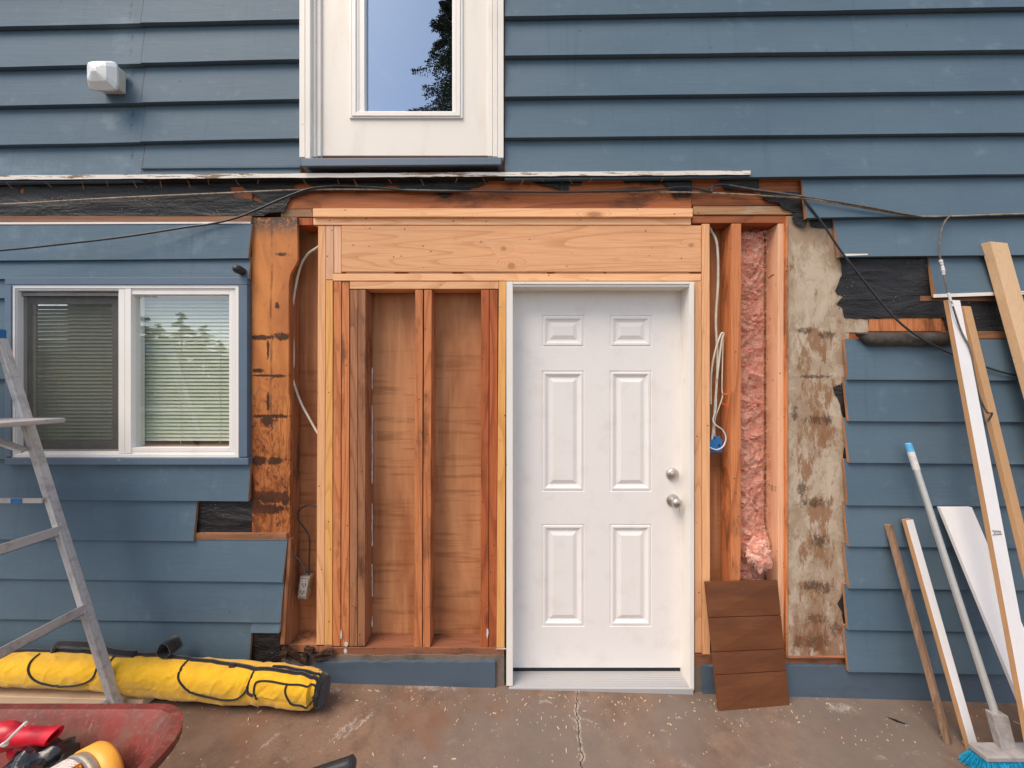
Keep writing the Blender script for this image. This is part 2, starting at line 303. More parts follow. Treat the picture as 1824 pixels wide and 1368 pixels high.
CABLE_B = flat('black_cable_sheath', (.028, .032, .036), .45, .5)
CABLE_T = flat('tan_cable_sheath', (.42, .33, .24), .6, .3, .6, 30)
CABLE_G = flat('dusty_grey_cable', (.16, .14, .12), .6, .3, .5, 40)
CABLE_W = flat('white_cable_sheath', (.66, .62, .52), .5, .4, .2)
BLUEP = flat('blue_plastic', (.02, .16, .42), .4, .5)
CYAN = flat('cyan_bristles', (.02, .42, .70), .6, .3, .5, 60)
SKYB = flat('light_blue_plastic', (.10, .42, .72), .5, .4)
SILVERW = flat('off_white_plastic', (.66, .66, .64), .45, .4)
CLEARG = flat('clear_grey_plastic', (.36, .33, .32), .3, .5, .3, 30)
ORANGEN = flat('orange_wire_nut', (.85, .18, .04), .5); PINKN = flat('pink_wire_nut', (.85, .08, .07), .5)
REDP = flat('bright_red_plastic', (.62, .012, .03), .35, .5, .35, 12)
WTIE = flat('white_cord', (.8, .78, .74), .6)
LIDY = flat('orange_yellow_lid', (.90, .42, .06), .4, .4, .1)
def traym():
    t = NT('red_wheelbarrow_plastic'); v = t.pos(); n = t.noise(t.mp(v, rot=(0, .5, 0), scale=(1, 1, .5)), 9, 6, .7, .6); f = t.noise(v, 60, 4, .7)
    c = t.mix(t.sm(n, .35, .65), (.22, .035, .028), (.12, .035, .026)); c = t.mix(t.sm(n, .60, .68, 0, .8), c, (.36, .012, .016))
    c = t.mix(t.sm(f, .5, .75, 0, .6), c, (.26, .12, .10)); sc_ = t.noise(t.mp(v, (1, 1, .06), rot=(.2, .9, .3)), 60, 4, .8); c = t.mix(t.sm(sc_, .62, .70, 0, .55), c, (.42, .20, .17)); dd_ = t.noise(v, 5, 6, .75); c = t.mix(t.sm(dd_, .54, .66, 0, .6), c, (.17, .10, .07)); t.bump(t.mth('ADD', n, f), .3, .002)
    return t.fin(c, .55, .35)
TRAY = traym()
def brownm():
    t = NT('brown_stained_panel'); v = t.obj(); n = t.noise(t.mp(v, (.25, 1, 1)), 12, 4, .6); f = t.noise(t.mp(v, (.04, 1, 1)), 150, 3, .6)
    c = t.mix(t.sm(n, .3, .7), (.165, .058, .020), (.115, .038, .014)); c = t.mix(t.sm(f, .4, .7, 0, .35), c, (.09, .03, .012))
    c = t.mix(t.mth('MULTIPLY', t.sm(t.vor(v, 22), .03, .05, .7, 0), t.sm(t.noise(v, 5, 0), .56, .6)), c, (.4, .3, .24))
    t.bump(f, .25, .001); return t.fin(c, .5, .4)
BROWN = brownm()
def insul():
    t = NT('pink_fibreglass'); v = t.pos(); n = t.noise(t.mp(v, (1, 1, 1.5)), 30, 8, .78, 2.2); b = t.noise(v, 14, 5, .7, 1.0)
    c = t.mix(t.sm(n, .40, .60), (.95, .24, .16), (1.0, .66, .50)); c = t.mix(t.sm(b, .5, .72, 0, .65), c, (.95, .72, .58))  # deep red and cream put shadows and highlights of the folds into the colour
    c = t.mix(t.sm(t.mth('ABSOLUTE', t.mth('SUBTRACT', n, .5)), 0, .02, .7, 0), c, (.95, .74, .62))
    t.bump(n, 1.0, .016); m = t.fin(c, .95, .1)
    t.b.inputs['Subsurface Weight'].default_value = .15; t.b.inputs['Subsurface Radius'].default_value = (.02, .008, .006); return m
PINK = insul()
def glass(name, refl, tint=(.97, .98, .97), gt=(.95, .97, 1)):
    t = NT(name); tr = t.n('ShaderNodeBsdfTransparent', {0: (*tint, 1)}); gl = t.n('ShaderNodeBsdfGlossy', {'Color': (*gt, 1), 'Roughness': .0})
    wob = t.n('ShaderNodeBump', {'Height': t.noise(t.pos(), 5, 2), 'Strength': .06, 'Distance': .004}).outputs[0]; t.set(gl.inputs['Normal'], wob)
    fz = t.n('ShaderNodeFresnel', {'IOR': refl}); bk = t.n('ShaderNodeNewGeometry').outputs['Backfacing']; ff = t.mth('MULTIPLY', fz.outputs[0], t.mth('SUBTRACT', 1.0, bk)); mx = t.n('ShaderNodeMixShader', {0: ff, 1: tr.outputs[0], 2: gl.outputs[0]})
    t.t.links.new(mx.outputs[0], t.out.inputs[0]); return t.m
GLASS = glass('window_glass', 2.3); GLASSD = glass('door_glass', 5.5, gt=(.66, .80, .98))
def screenm():
    t = NT('insect_screen'); tr = t.n('ShaderNodeBsdfTransparent', {0: (1, 1, 1, 1)}); df = t.n('ShaderNodeBsdfDiffuse', {0: (.11, .11, .10, 1)})
    mx = t.n('ShaderNodeMixShader', {0: .30, 1: tr.outputs[0], 2: df.outputs[0]}); t.t.links.new(mx.outputs[0], t.out.inputs[0]); return t.m
SCREEN = screenm()
BLIND = flat('blind_slat', (.60, .64, .51), .5, .4, .08)
DARKIN = flat('dark_interior', (.03, .028, .025), .9, .1)  # near-black colour stands in for the unlit space behind the wall
DARKIN2 = flat('dim_room', (.05, .05, .045), .9, .1)  # the darkness of the rooms behind the glass is put into this colour
SCRF = flat('grey_screen_frame', (.25, .23, .22), .5, .4)
CAULK = flat('white_caulk', (.7, .66, .6), .7)
LENS = NT('ribbed_lens_glass'); _v = LENS.obj(False); LENS.bump(LENS.noise(_v, 60, 2), .4, .002); LENSM = LENS.fin((.80, .82, .82), .3, .5); LENS.b.inputs['Transmission Weight'].default_value = .15
BASEW = paint('aged_white_housing', (.62, .60, .52), .5, (.3, .26, .16), .5)
BARK = flat('bark', (.09, .06, .045), .9, .1, .5); NEEDLE = flat('conifer_needles', (.06, .085, .045), .8, .2, .5, 3)
LAWN = flat('lawn_grass', (.07, .11, .035), .9, .1, .5, 4)

# ------------------------------------------------------------------ mesh helpers
WLOC = {}
def empty(name, loc, label=None, cat=None, group=None):
    o = bpy.data.objects.new(name, None); COL.objects.link(o); o.location = loc; WLOC[o] = Vector(loc); o.empty_display_size = .1
    if label: o['label'] = label
    if cat: o['category'] = cat
    if group: o['group'] = group
    return o
class MB:
    def __init__(s): s.v = []; s.f = []; s.mi = []; s.tn = []
    def add(s, vs, fs, mi=0, tone=0.0):
        b = len(s.v); s.v += [Vector(q) for q in vs]
        for i, f in enumerate(fs):
            s.f.append([b + k for k in f]); s.mi.append(mi[i] if isinstance(mi, (list, tuple)) else mi); s.tn.append(tone)
    def hexa(s, p, mi=0, tone=0.0):       # p: 4 front (bl, br, tr, tl) + 4 back
        s.add(p, [(0, 1, 2, 3), (5, 4, 7, 6), (4, 5, 1, 0), (3, 2, 6, 7), (4, 0, 3, 7), (1, 5, 6, 2)], mi, tone)
    def box(s, x0, x1, y0, y1, z0, z1, mi=0):
        s.hexa([(x0, y0, z0), (x1, y0, z0), (x1, y0, z1), (x0, y0, z1), (x0, y1, z0), (x1, y1, z0), (x1, y1, z1), (x0, y1, z1)], mi)
    def pbox(s, a, b, c, d, yf, yb, mi=0): # photo rectangle a,b - c,d on the plane yf, going back to yb
        p, q = P(a, b, yf), P(c, d, yf); s.box(p.x, q.x, yf, yb, q.z, p.z, mi)
    def pquad(s, pts, yf, yb, mi=0):      # four photo corners tl,tr,br,bl
        f = [P(x, y, yf) for x, y in (pts[3], pts[2], pts[1], pts[0])]
        s.hexa(f + [Vector((q.x, yb, q.z)) for q in f], mi)
    def poly(s, pts3, thick, mi=0, holes=()):
        rings = [list(pts3)] + [list(h) for h in holes]; flatp = [q for r in rings for q in r]; n = len(flatp)
        tri = tessellate_polygon([[Vector((q[0], q[2], 0)) for q in r] for r in rings])
        vs = [Vector(q) for q in flatp] + [Vector((q[0], q[1] + thick, q[2])) for q in flatp]; fs = []
        for a, b, c in tri:
            pa, pb, pc = vs[a], vs[b], vs[c]
            if (pb - pa).cross(pc - pa).y > 0: b, c = c, b
            fs += [(a, b, c), (a + n, c + n, b + n)]
        k = 0
        for r in rings:
            m = len(r)
            for i in range(m): j = (i + 1) % m; fs.append((k + i, k + i + n, k + j + n, k + j))
            k += m
        s.add(vs, fs, mi)
    def tube(s, pts, r, n=8, mi=0, flat_=1.0, caps=True):
        pts = [Vector(p) for p in pts]; rr = r if isinstance(r, (list, tuple)) else [r] * len(pts)
        rings = []; up = None
        for i, p in enumerate(pts):
            d = (pts[min(i + 1, len(pts) - 1)] - pts[max(i - 1, 0)]).normalized()
            if up is None: up = d.orthogonal().normalized()
            up = (up - d * up.dot(d)).normalized(); sd_ = d.cross(up)
            rings.append([p + (up * math.cos(k * 2 * math.pi / n) + sd_ * math.sin(k * 2 * math.pi / n) * flat_) * rr[i] for k in range(n)])
        vs = [q for rg in rings for q in rg]; fs = []
        for i in range(len(pts) - 1):
            for k in range(n): fs.append((i * n + k, i * n + (k + 1) % n, (i + 1) * n + (k + 1) % n, (i + 1) * n + k))
        if caps: fs += [tuple(reversed(range(n))), tuple(range((len(pts) - 1) * n, len(pts) * n))]
        s.add(vs, fs, mi)
    def ball(s, c, rx, ry, rz, n=12, m=8, mi=0):
        vs = []; fs = []
        for i in range(m + 1):
            a = math.pi * i / m
            for k in range(n): b = 2 * math.pi * k / n; vs.append((c[0] + rx * math.sin(a) * math.cos(b), c[1] + ry * math.sin(a) * math.sin(b), c[2] + rz * math.cos(a)))
        for i in range(m):
            for k in range(n): fs.append((i * n + k, (i + 1) * n + k, (i + 1) * n + (k + 1) % n, i * n + (k + 1) % n))
        s.add(vs, fs, mi)
    def build(s, name, mats, parent=None, smooth=False, bevel=0, label=None, cat=None, group=None, kind=None, loc=None):
        if not isinstance(mats, (list, tuple)): mats = [mats]
        lo = Vector([min(v[i] for v in s.v) for i in range(3)]); hi = Vector([max(v[i] for v in s.v) for i in range(3)])
        c = Vector(loc) if loc else (lo + hi) / 2
        me = bpy.data.meshes.new(name); me.from_pydata([v - c for v in s.v], [], s.f)
        for m in mats: me.materials.append(m)
        me.polygons.foreach_set('material_index', s.mi)
        if any(s.tn):
            at = me.attributes.new('tone', 'FLOAT', 'FACE'); at.data.foreach_set('value', s.tn)
        if smooth: me.polygons.foreach_set('use_smooth', [True] * len(s.f))
        me.update()
        if smooth: me.set_sharp_from_angle(angle=R(42))
        o = bpy.data.objects.new(name, me); COL.objects.link(o); WLOC[o] = c
        if parent: o.parent = parent; o.location = c - WLOC[parent]
        else: o.location = c
        if bevel:
            b = o.modifiers.new('bevel', 'BEVEL'); b.width = bevel; b.segments = 2; b.limit_method = 'ANGLE'; b.angle_limit = R(40)
        for k, val in (('label', label), ('category', cat), ('group', group), ('kind', kind)):
            if val: o[k] = val
        return o
def smooth_path(pts, k=6):
    pts = [Vector(p) for p in pts]; out = []
    for i in range(len(pts) - 1):
        a, b, c, d = pts[max(i - 1, 0)], pts[i], pts[i + 1], pts[min(i + 2, len(pts) - 1)]
        for j in range(k):
            t = j / k; out.append(.5 * ((2 * b) + (c - a) * t + (2 * a - 5 * b + 4 * c - d) * t * t + (3 * b - a - 3 * c + d) * t ** 3))
    return out + [pts[-1]]
def part(name, mat, parent, *boxes, bevel=.0012, label=None):
    m = MB()
    for b in boxes: m.pbox(*b)
    return m.build(name, mat, parent, bevel=bevel, label=label)

# ------------------------------------------------------------------ ground
m = MB(); xs = [-9, -4, 0, 4, 9]; ys = [-9, -4, -1.5, 0.02]
m.add([(x, y, gz(x)) for y in ys for x in xs], [(j * 5 + i, j * 5 + i + 1, (j + 1) * 5 + i + 1, (j + 1) * 5 + i) for j in range(3) for i in range(4)])
m.build('patio', PATIO, kind='structure')
m = MB(); m.add([(-250, -250, -.45), (250, -250, -.45), (250, 250, -.45), (-250, 250, -.45)], [(0, 1, 2, 3)])
m.build('ground', LAWN, kind='structure')

# ------------------------------------------------------------------ house
house = empty('house', (0, 0.06, 0), 'blue lap sided house opened up to bare timber framing around a white door', 'house')
FY, BY, TF = -.049, -.026, -.0215
def seg(x0, x1, step=.22):
    n = max(1, int(abs(x1 - x0) / step)); return [x0 + (x1 - x0) * i / n for i in range(n + 1)]
def board(mb, xl, xr, top, bot, ends=True, endl=None, endr=None, topy=None, bary=None):
    """one lap board; top/bot are lines ((xa,ya),(xb,yb)) in photo pixels; ends of the bottom edge may be offset"""
    f = lambda l, x: l[0][1] + (l[1][1] - l[0][1]) * (x - l[0][0]) / (l[1][0] - l[0][0])
    tone = random.random(); XL, XR = xl, xr; bl = endl if endl is not None else xl; br = endr if endr is not None else xr
    n = max(2, int((xr - xl) / 70)); fb, bb, bt, ft = [], [], [], []
    yb_ = bary if bary is not None else 0
    for i in range(n + 1):
        u = i / n; xt = XL + (XR - XL) * u; xb = bl + (br - bl) * u; j = random.uniform(-.0007, .0007)
        qb = P(xb, f(bot, xb), FY); qt = P(xt, f(top, xt), FY); zt = qt.z + (.015 if topy is None else 0)
        fb.append((qb.x, FY + random.uniform(-.0006, .0006), qb.z + j)); bb.append((qb.x, BY, qb.z + j)); bt.append((qt.x, -.0135, zt)); ft.append((qt.x, TF if topy is None else -.030, zt))
    N = n + 1; vs = fb + ft + bb + bt
    for i in range(n):
        mb.add([vs[i], vs[i + 1], vs[N + i + 1], vs[N + i], vs[2 * N + i], vs[2 * N + i + 1], vs[3 * N + i + 1], vs[3 * N + i]],
               [(0, 1, 2, 3), (5, 4, 7, 6), (4, 5, 1, 0), (3, 2, 6, 7)], [0, 0, 0, 1], tone + .001)
    mb.add([vs[0], vs[N], vs[3 * N], vs[2 * N]], [(0, 1, 2, 3)], 1); mb.add([vs[n], vs[N + n], vs[3 * N + n], vs[2 * N + n]], [(3, 2, 1, 0)], 1)
SM = [SIDING, RAW]
# right of the upper door, and above
m = MB()
RL = [((900, 29), (1824, 12)), ((900, 99), (1824, 88)), ((900, 172), (1824, 161)), ((900, 245), (1824, 236)), ((900, 320), (1824, 310))]
up = [((900, 29 - 71 * k), (1824, 12 - 72 * k)) for k in range(9, 0, -1)]
rows = up + RL
for a, b in zip(rows, rows[1:]): board(m, 899, 2240, a, b)
for a, b in zip(up[:4], up[1:5]): board(m, 533, 899, a, b)
board(m, 1434, 2240, RL[4], ((1433, 388), (1824, 382)), endl=1438)
board(m, 1491, 2240, ((1433, 388), (1824, 382)), ((1492, 457), (1824, 454)), endl=1497)
board(m, 1663, 2240, ((1492, 457), (1824, 454)), ((1663, 527), (1824, 522)), endl=1668)
m.build('siding', SM, house, label='blue lap siding above and right of the upper door')
FY, BY, TF = -.043, -.028, -.0262
m = MB()
RR = [((1509, 603), (1824, 604)), ((1509, 676), (1824, 678)), ((1509, 750), (1824, 752)), ((1509, 824), (1824, 827)), ((1509, 900), (1824, 902)), ((1509, 973), (1824, 977)),
      ((1509, 1048), (1824, 1052)), ((1509, 1122), (1824, 1127)), ((1509, 1197), (1824, 1202))]
for i, (a, b) in enumerate(zip(RR, RR[1:])): board(m, 1508, 2240, a, b, endl=1511 + (i % 3), topy=1 if i == 0 else None)
m.build('siding', SM, house, label='darker blue lap siding behind the leaning boards')
FY, BY, TF = -.049, -.026, -.0215
m = MB()
LL = [((0, 46), (530, 34)), ((0, 118), (530, 105)), ((0, 187), (530, 176)), ((0, 257), (530, 246)), ((0, 324), (530, 316))]
up = [((0, 46 - 72 * k), (530, 34 - 71 * k)) for k in range(9, 0, -1)]
rows = up + LL
for i, (a, b) in enumerate(zip(rows, rows[1:])):
    off = [(0, 0), (0, -1.5), (0, 0), (0, -1)][i % 4]
    board(m, -420, 250, a, tuple((x, y + 1.2) for x, y in b)); board(m, 250.7, 534, a, b)
m.pquad([(250, 297), (534, 294), (534, 298), (250, 300)], -.052, -.040)
m.build('siding', SM, house, label='blue lap siding around the wall light')
FY, BY, TF = -.043, -.028, -.0262
m = MB()
board(m, -420, 446, ((0, 399), (446, 396)), ((0, 464), (443, 460)), endr=442, topy=1)
board(m, -420, 443, ((0, 464), (443, 460)), ((0, 497), (443, 497)))
ll = [((-400, y), (8, y)) for y in (497, 531, 603, 675, 746, 818)]
for a, b in zip(ll, ll[1:]): board(m, -420, 12, a, b)
board(m, -420, 443, ((0, 820), (443, 820)), ((0, 890), (443, 893)), endr=442)
board(m, -420, 347, ((0, 890), (443, 893)), ((0, 961), (500, 965)), endr=344)
board(m, -420, 509, ((0, 961), (500, 965)), ((0, 1031), (500, 1037)), endr=503)
board(m, -420, 503, ((0, 1031), (500, 1037)), ((0, 1103), (500, 1109)), endr=499)
board(m, -420, 446, ((0, 1103), (500, 1109)), ((0, 1180), (500, 1187)), endr=443)
board(m, 446, 499, ((0, 1103), (500, 1109)), ((0, 1122), (500, 1128)), endr=497)
m.build('siding', SM, house, label='blue lap siding around the sliding window')
# bare strips
part('bare_board_top', RAW_H, house, (-420, 385, 448, 396, -.026, -.012), label='bare brown strip above the sliding window')
part('bare_board_top', RAW_H, house, (345, 950, 510, 962, -.030, -.012), label='bare brown strip with staple holes below the window')
part('bare_board_top', RAW_H, house, (1690, 590, 2240, 603, -.026, -.012), (1640, 527, 1830, 536, -.020, -.012))
m = MB(); m.pquad([(1664, 524), (1830, 518), (1830, 524), (1664, 530)], -.049, -.044); m.build('chipped_edge', TRIMW, house)
m = MB(); m.pquad([(1501, 452), (1546, 452), (1546, 454), (1501, 456)], -.049, -.044); m.build('chipped_edge', TRIMW, house)
m = MB(); m.pquad([(-420, 397), (446, 395), (446, 398), (-420, 401)], -.033, -.029); m.build('chipped_edge', TRIMW, house)
# belt strip
m = MB(); f0 = lambda x: 312 - 9 * x / 1337
xs = seg(-420, 1337, 22)
vs = []
for x in xs:
    j = random.uniform(-1, 1); h1 = P(x, f0(x) + j * .35 + .5, -.060); h2 = P(x, f0(x) + 8 + random.uniform(-.4, .4), -.060)
    vs += [h2, h1, Vector((h1.x, -.02, h1.z + .003)), Vector((h2.x, -.02, h2.z - .004))]
m.add(vs, [(4 * i, 4 * i + 4, 4 * i + 5, 4 * i + 1) for i in range(len(xs) - 1)] + [(4 * i + 1, 4 * i + 5, 4 * i + 6, 4 * i + 2) for i in range(len(xs) - 1)])
m.add(vs, [(4 * i + 3, 4 * i + 7, 4 * i + 4, 4 * i) for i in range(len(xs) - 1)] + [(4 * (len(xs) - 1) + k for k in (0, 1, 2, 3))], 1)  # underside takes the black paper colour to paint in its shadow
m.f[-1] = list(m.f[-1])
for x in range(0, 1330, 46):
    if random.random() < .75:
        a = P(x + random.uniform(-15, 15), f0(x) + 12, -.06); l = random.uniform(.005, .03)
        m.tube([a, a + Vector((random.uniform(-.02, .02), .02, -l))], .0013, 5, mi=2)
m.build('drip_moulding', [BELT, TAR, RAW], house)
# sheathing (solid layer behind the siding)
SH = -.0125
m = MB(); m.pbox(-420, -620, 600, 322, SH, .10); m.pbox(840, -620, 2240, 322, SH, .10); m.pbox(600, 260, 840, 322, SH, .10); m.pbox(600, -620, 840, -360, SH, .10); m.build('sheathing', OLD_H, house)
m = MB()
for r in ((-420, 322, 20, 1200), (20, 322, 425, 505), (20, 818, 425, 1200), (425, 322, 449, 1200)): m.pbox(*r, SH, 0.10)
m.pbox(449, 950, 497, 1200, SH, .10)
m.build('sheathing', OLD_H, house)
m = MB()
edge = [(449, 388), (529, 386), (530, 462), (527, 470), (517, 488), (514, 505), (514, 700), (517, 720), (516, 950), (515, 990), (449, 990)]
m.poly([P(x, y, SH - .004) for x, y in edge], .016); m.build('sheathing', ORANGEPLY, house, label='orange plywood strip with black mould lines beside the window')
m = MB(); m.pbox(449, 402, 514, 1148, 0.0, .10); m.build('stud', DARK_V, house)
m = MB(); m.pquad([(514, 960), (519, 960), (506, 1148), (499, 1148)], -.026, .004); m.build('splintered_edge', DARK_V, house)
m = MB()
edge = [(1404, 385), (1489, 388), (1489, 420), (1494, 440), (1495, 452), (1512, 452), (1512, 1170), (1404, 1170)]
m.poly([P(x, y, SH) for x, y in edge], .014); m.build('sheathing', GREYPLY, house, label='grey weathered plywood with brown water stains right of the framing')
m = MB(); m.pbox(1404, 402, 1512, 1185, .002, .11); m.pbox(1512, 322, 2240, 1210, -.010, .11); m.pbox(1434, 318, 1512, 402, -.010, .11); m.build('sheathing', OLD_H, house)
part('bare_board_top', OLD_V, house, (1546, 566, 1677, 590, -.0145, -.010), label='orange plywood patch showing under torn black paper')
m = MB(); m.poly([P(x, y, -.0145) for x, y in [(1500, 566), (1548, 568), (1546, 592), (1505, 592)]], .004); m.build('sheathing', GREYPLY, house)
# wall core
m = MB()
for r in ((-420, -620, 600, 330), (-420, 330, 497, 505), (840, -620, 2240, 322), (600, 205, 840, 330), (600, -620, 840, -360), (-420, 505, 20, 1215), (20, 818, 497, 1215), (425, 505, 497, 818), (1400, 322, 2240, 1215)): m.pbox(*r, .103, .20)
m.build('wall_core', DARKIN, house)
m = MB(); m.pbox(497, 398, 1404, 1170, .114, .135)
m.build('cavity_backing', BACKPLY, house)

# rim joist and plates
def lum(name, mat, *b, label=None, **k): return part(name, mat, house, *b, label=label, bevel=.0018)
lum('rim_board', OLD_H, (447, 320, 1232, 372, -.004, .10), label='old reddish rim board under torn black paper')
lum('rim_board', OLD_H, (1232.6, 320, 1434, 366, -.002, .10))
lum('rim_board', MOLD_H, (500, 372, 556, 386, -.002, .10))
lum('top_plate', NEW_H, (557, 371, 1234, 386, -.020, .09), label='new upper top plate')
lum('top_plate', NEW_H, (558, 388.5, 1231, 400.5, -.004, .09), label='new lower top plate')
lum('top_plate', RED_V, (531, 388, 557, 401, 0, .10))
lum('top_plate', MOLD_H, (1235.5, 367, 1412, 382, -.006, .10), label='mouldy old top plate')
lum('top_plate', OLD_H, (1233, 384, 1400, 397, 0, .10))
lum('header_beam', BEAM, (608, 401.5, 1249, 484, -.001, .06), label='wide new header beam with knots over the doorway')
lum('shim', NEW_H, (616, 485, 702, 487, .004, .05), (728, 485, 806, 487, .004, .05), (825, 485, 975, 487, .004, .05), (988, 485, 1076, 487, .004, .05), (1080, 485, 1228, 487, .004, .05))
lum('header_sill', NEW_H, (592.6, 487.5, 1249, 500, 0, .089))
lum('header_sill', NEW_H, (623, 501.5, 888, 514.5, -.001, .089), label='short new lintel over the old studs')
def stud(a, y0, b, y1, mat, a2=None, b2=None, yf=0.0, label=None, depth=.1):
    m = MB(); a2 = a if a2 is None else a2; b2 = b if b2 is None else b2
    m.pquad([(a, y0), (b, y0), (b2, y1), (a2, y1)], yf, depth)
    return m.build('stud', mat, house, bevel=.002, label=label)
stud(566.5, 402, 580, 1151, NEW_V, 563.5, 577.5, label='new stud at the left end of the framing', depth=.089)
stud(580.6, 402, 594, 498, PALE_V); stud(580.6, 499, 592.6, 1151, YEL_V, 578, 591.5, yf=.001)
stud(594.8, 402, 607.4, 486.5, PALE_V, yf=.001)
stud(594.6, 501, 607.5, 1151, OLD_V, 592.6, 606, yf=.002); stud(609, 501, 622, 1151, OLD_V, 607.4, 621.5, yf=.006)
stud(624, 516, 637, 1151, DARK_V, 622.5, 636, yf=.001); stud(637.6, 516, 651, 1151, DARK_V, 637, 650, label='dark old stud streaked with white caulk')
stud(739.5, 516, 753, 1153, OLD_V, 738, 751.5, label='left of the two middle studs'); stud(755.5, 516, 769, 1153, OLD_V, 753, 766)
stud(857, 516, 871, 1155, RED_V, 856, 870); stud(872, 516, 886.5, 1155, RED_V, 871, 885)
stud(888.5, 501, 901.5, 1157, YEL_V, 884, 898.5, label='yellow new stud left of the door', depth=.089)
stud(1236.5, 501, 1249.6, 1163, NEW_V, 1238, 1250.5, label='new stud right of the door', depth=.089); stud(1250.3, 398.5, 1264, 1166, NEW_V, 1251.5, 1265, depth=.089)
stud(1303, 398, 1320.5, 1168, OLD_V, 1302, 1319, label='old stud left of the pink insulation')
stud(1386, 398, 1399.5, 1168, PALE_V, label='pale new stud right of the pink insulation', depth=.095)
m = MB(); xs_ = P(1386, 0).x - .0008
for y0_, z0_, y1_, z1_ in ((.018, .028, .018, 0), (.010, .028, .026, .028), (.034, .026, .034, .002), (.034, .002, .046, .002), (.046, .002, .046, .026), (.046, .026, .034, .026), (.056, .026, .070, .026), (.070, .026, .062, 0)):
    zz_ = P(1386, 878).z; m.tube([(xs_, .085 - y0_, zz_ + z0_), (xs_, .085 - y1_, zz_ + z1_)], .0011, 4)
m.build('stamped_mark', CABLE_G, house)
m = MB(); m.tube([(xs_, .075, P(1386, 494, .07).z), (xs_, .03, P(1386, 490, .03).z + .005)], .0025, 4)
m.build('stamped_mark', CABLE_G, house)
lum('splintered_edge', OLD_V, (1400, 385, 1404, 1172, -.018, .05))
lum('bottom_plate', PLATE, (592, 1154, 898, 1167, -.002, .112), label='old bottom plate under the studs')
lum('bottom_plate', DARK_V, (499, 1148, 592, 1162, 0, .112))
lum('bottom_plate', PLATE, (1236, 1166, 1512, 1186, -.004, .112))
lum('splintered_edge', PLATE, (1404, 1170, 1514, 1173, -.022, -.005))
# caulk on the dark stud
for z0, z1 in ((.25, .33), (.42, .62), (.70, .95), (1.05, 1.5), (1.58, 1.72)):
    x = P(651, 900, 0).x; q = []
    zz = z0
    while zz < z1: q.append((x + .001, .094 + random.uniform(-.003, .002), zz)); zz += .02
    if len(q) > 2: m = MB(); m.tube(q, [random.uniform(.002, .005) for _ in q], 6); m.build('caulk_bead', CAULK, house)
for (x, y, w_, h_) in ((606, 1130, 3, 22), (612, 1148, 9, 8), (866, 1128, 4, 20), (880, 1156, 26, 2), (612, 1160, 6, 10)):
    q = [P(x + w_ / 2 + math.cos(a) * w_ / 2 * random.uniform(.6, 1.1), y + math.sin(a) * h_ / 2 * random.uniform(.7, 1.1), -.003) for a in [i * .7 for i in range(9)]]
    m = MB(); m.poly(q, .004); m.build('paint_splash', CAULK, house)

# insulation
m = MB(); nx, nz = 34, 330
x0, z1 = P(1321, 415, .04).x, P(1321, 412, .06).z; x1, z0 = P(1372, 1170, .04).x, P(1321, 1160, .06).z
vs = []
for j in range(nz + 1):
    for i in range(nx + 1):
        u, v = i / nx, j / nz; x = x0 + (x1 - x0) * u + .004; z = z0 + (z1 - z0) * v
        q = Vector((x * 8, 0, z * 8)); q = q + Vector((mnoise.noise(q * 1.1), 0, mnoise.noise(q * 1.1 + Vector((9, 9, 9))))) * .8; d = abs(mnoise.noise(q + Vector((0, 3, 0)))) * .042 + mnoise.fractal(q * 3.6, .8, 2, 6) * .017 + (1 - abs(mnoise.noise(q * 1.7 + Vector((7, 0, 2))))) ** 4 * .014
        wrp = mnoise.noise(q * .5) * 2.0; d += .014 * (1 - abs(math.sin(z * 15 + wrp * 5 + x * 26)))
        edge = min(1, 5 * min(u, 1 - u) + .1); y = .100 - d * edge
        y -= .05 * math.exp(-((z - .72) / .07) ** 2) * (.35 + .65 * u)
        y = max(y, .004)
        vs.append((x, y, z + .004 * mnoise.noise(q * 2)))
m.add(vs, [(j * (nx + 1) + i, j * (nx + 1) + i + 1, (j + 1) * (nx + 1) + i + 1, (j + 1) * (nx + 1) + i) for j in range(nz) for i in range(nx)])
for k in range(2600):                     # loose tufts
    z = random.uniform(z0 + .35, z1); x = random.uniform(x0 + .012, x1 - .006); y = random.uniform(.03, .07)
    a = Vector((x, y, z)); q = [a]
    dr = Vector((random.uniform(-1, 1), random.uniform(-.6, .2), random.uniform(-.5, .5))).normalized()
    for s_ in range(4): dr = (dr + Vector([random.uniform(-.5, .5) for _ in range(3)])).normalized(); q.append(q[-1] + dr * .007)
    q = [Vector((min(max(p.x, x0 + .006), x1), p.y, p.z)) for p in q]
    m.tube(q, [.0003, .0007, .0008, .0006, .0003], 3)
c = P(1352, 988, -.006); nn, mm_ = 40, 30; vs = []
for i in range(mm_ + 1):
    for k in range(nn):
        a_, b_ = math.pi * i / mm_, 2 * math.pi * k / nn; d = Vector((math.sin(a_) * math.cos(b_), math.sin(a_) * math.sin(b_), math.cos(a_))); r = 1 + .32 * mnoise.noise(d * 2.4 + Vector((3, 1, 0))) + .28 * (1 - abs(mnoise.noise(d * 3.5))) ** 3 - .2
        vs.append(c + Vector((d.x * .062 * r + d.z * -.012, d.y * .04 * r, d.z * .085 * r)))
m.add(vs, [(i * nn + k, (i + 1) * nn + k, (i + 1) * nn + (k + 1) % nn, i * nn + (k + 1) % nn) for i in range(mm_) for k in range(nn)])
m.build('insulation', PINK, house, smooth=True)

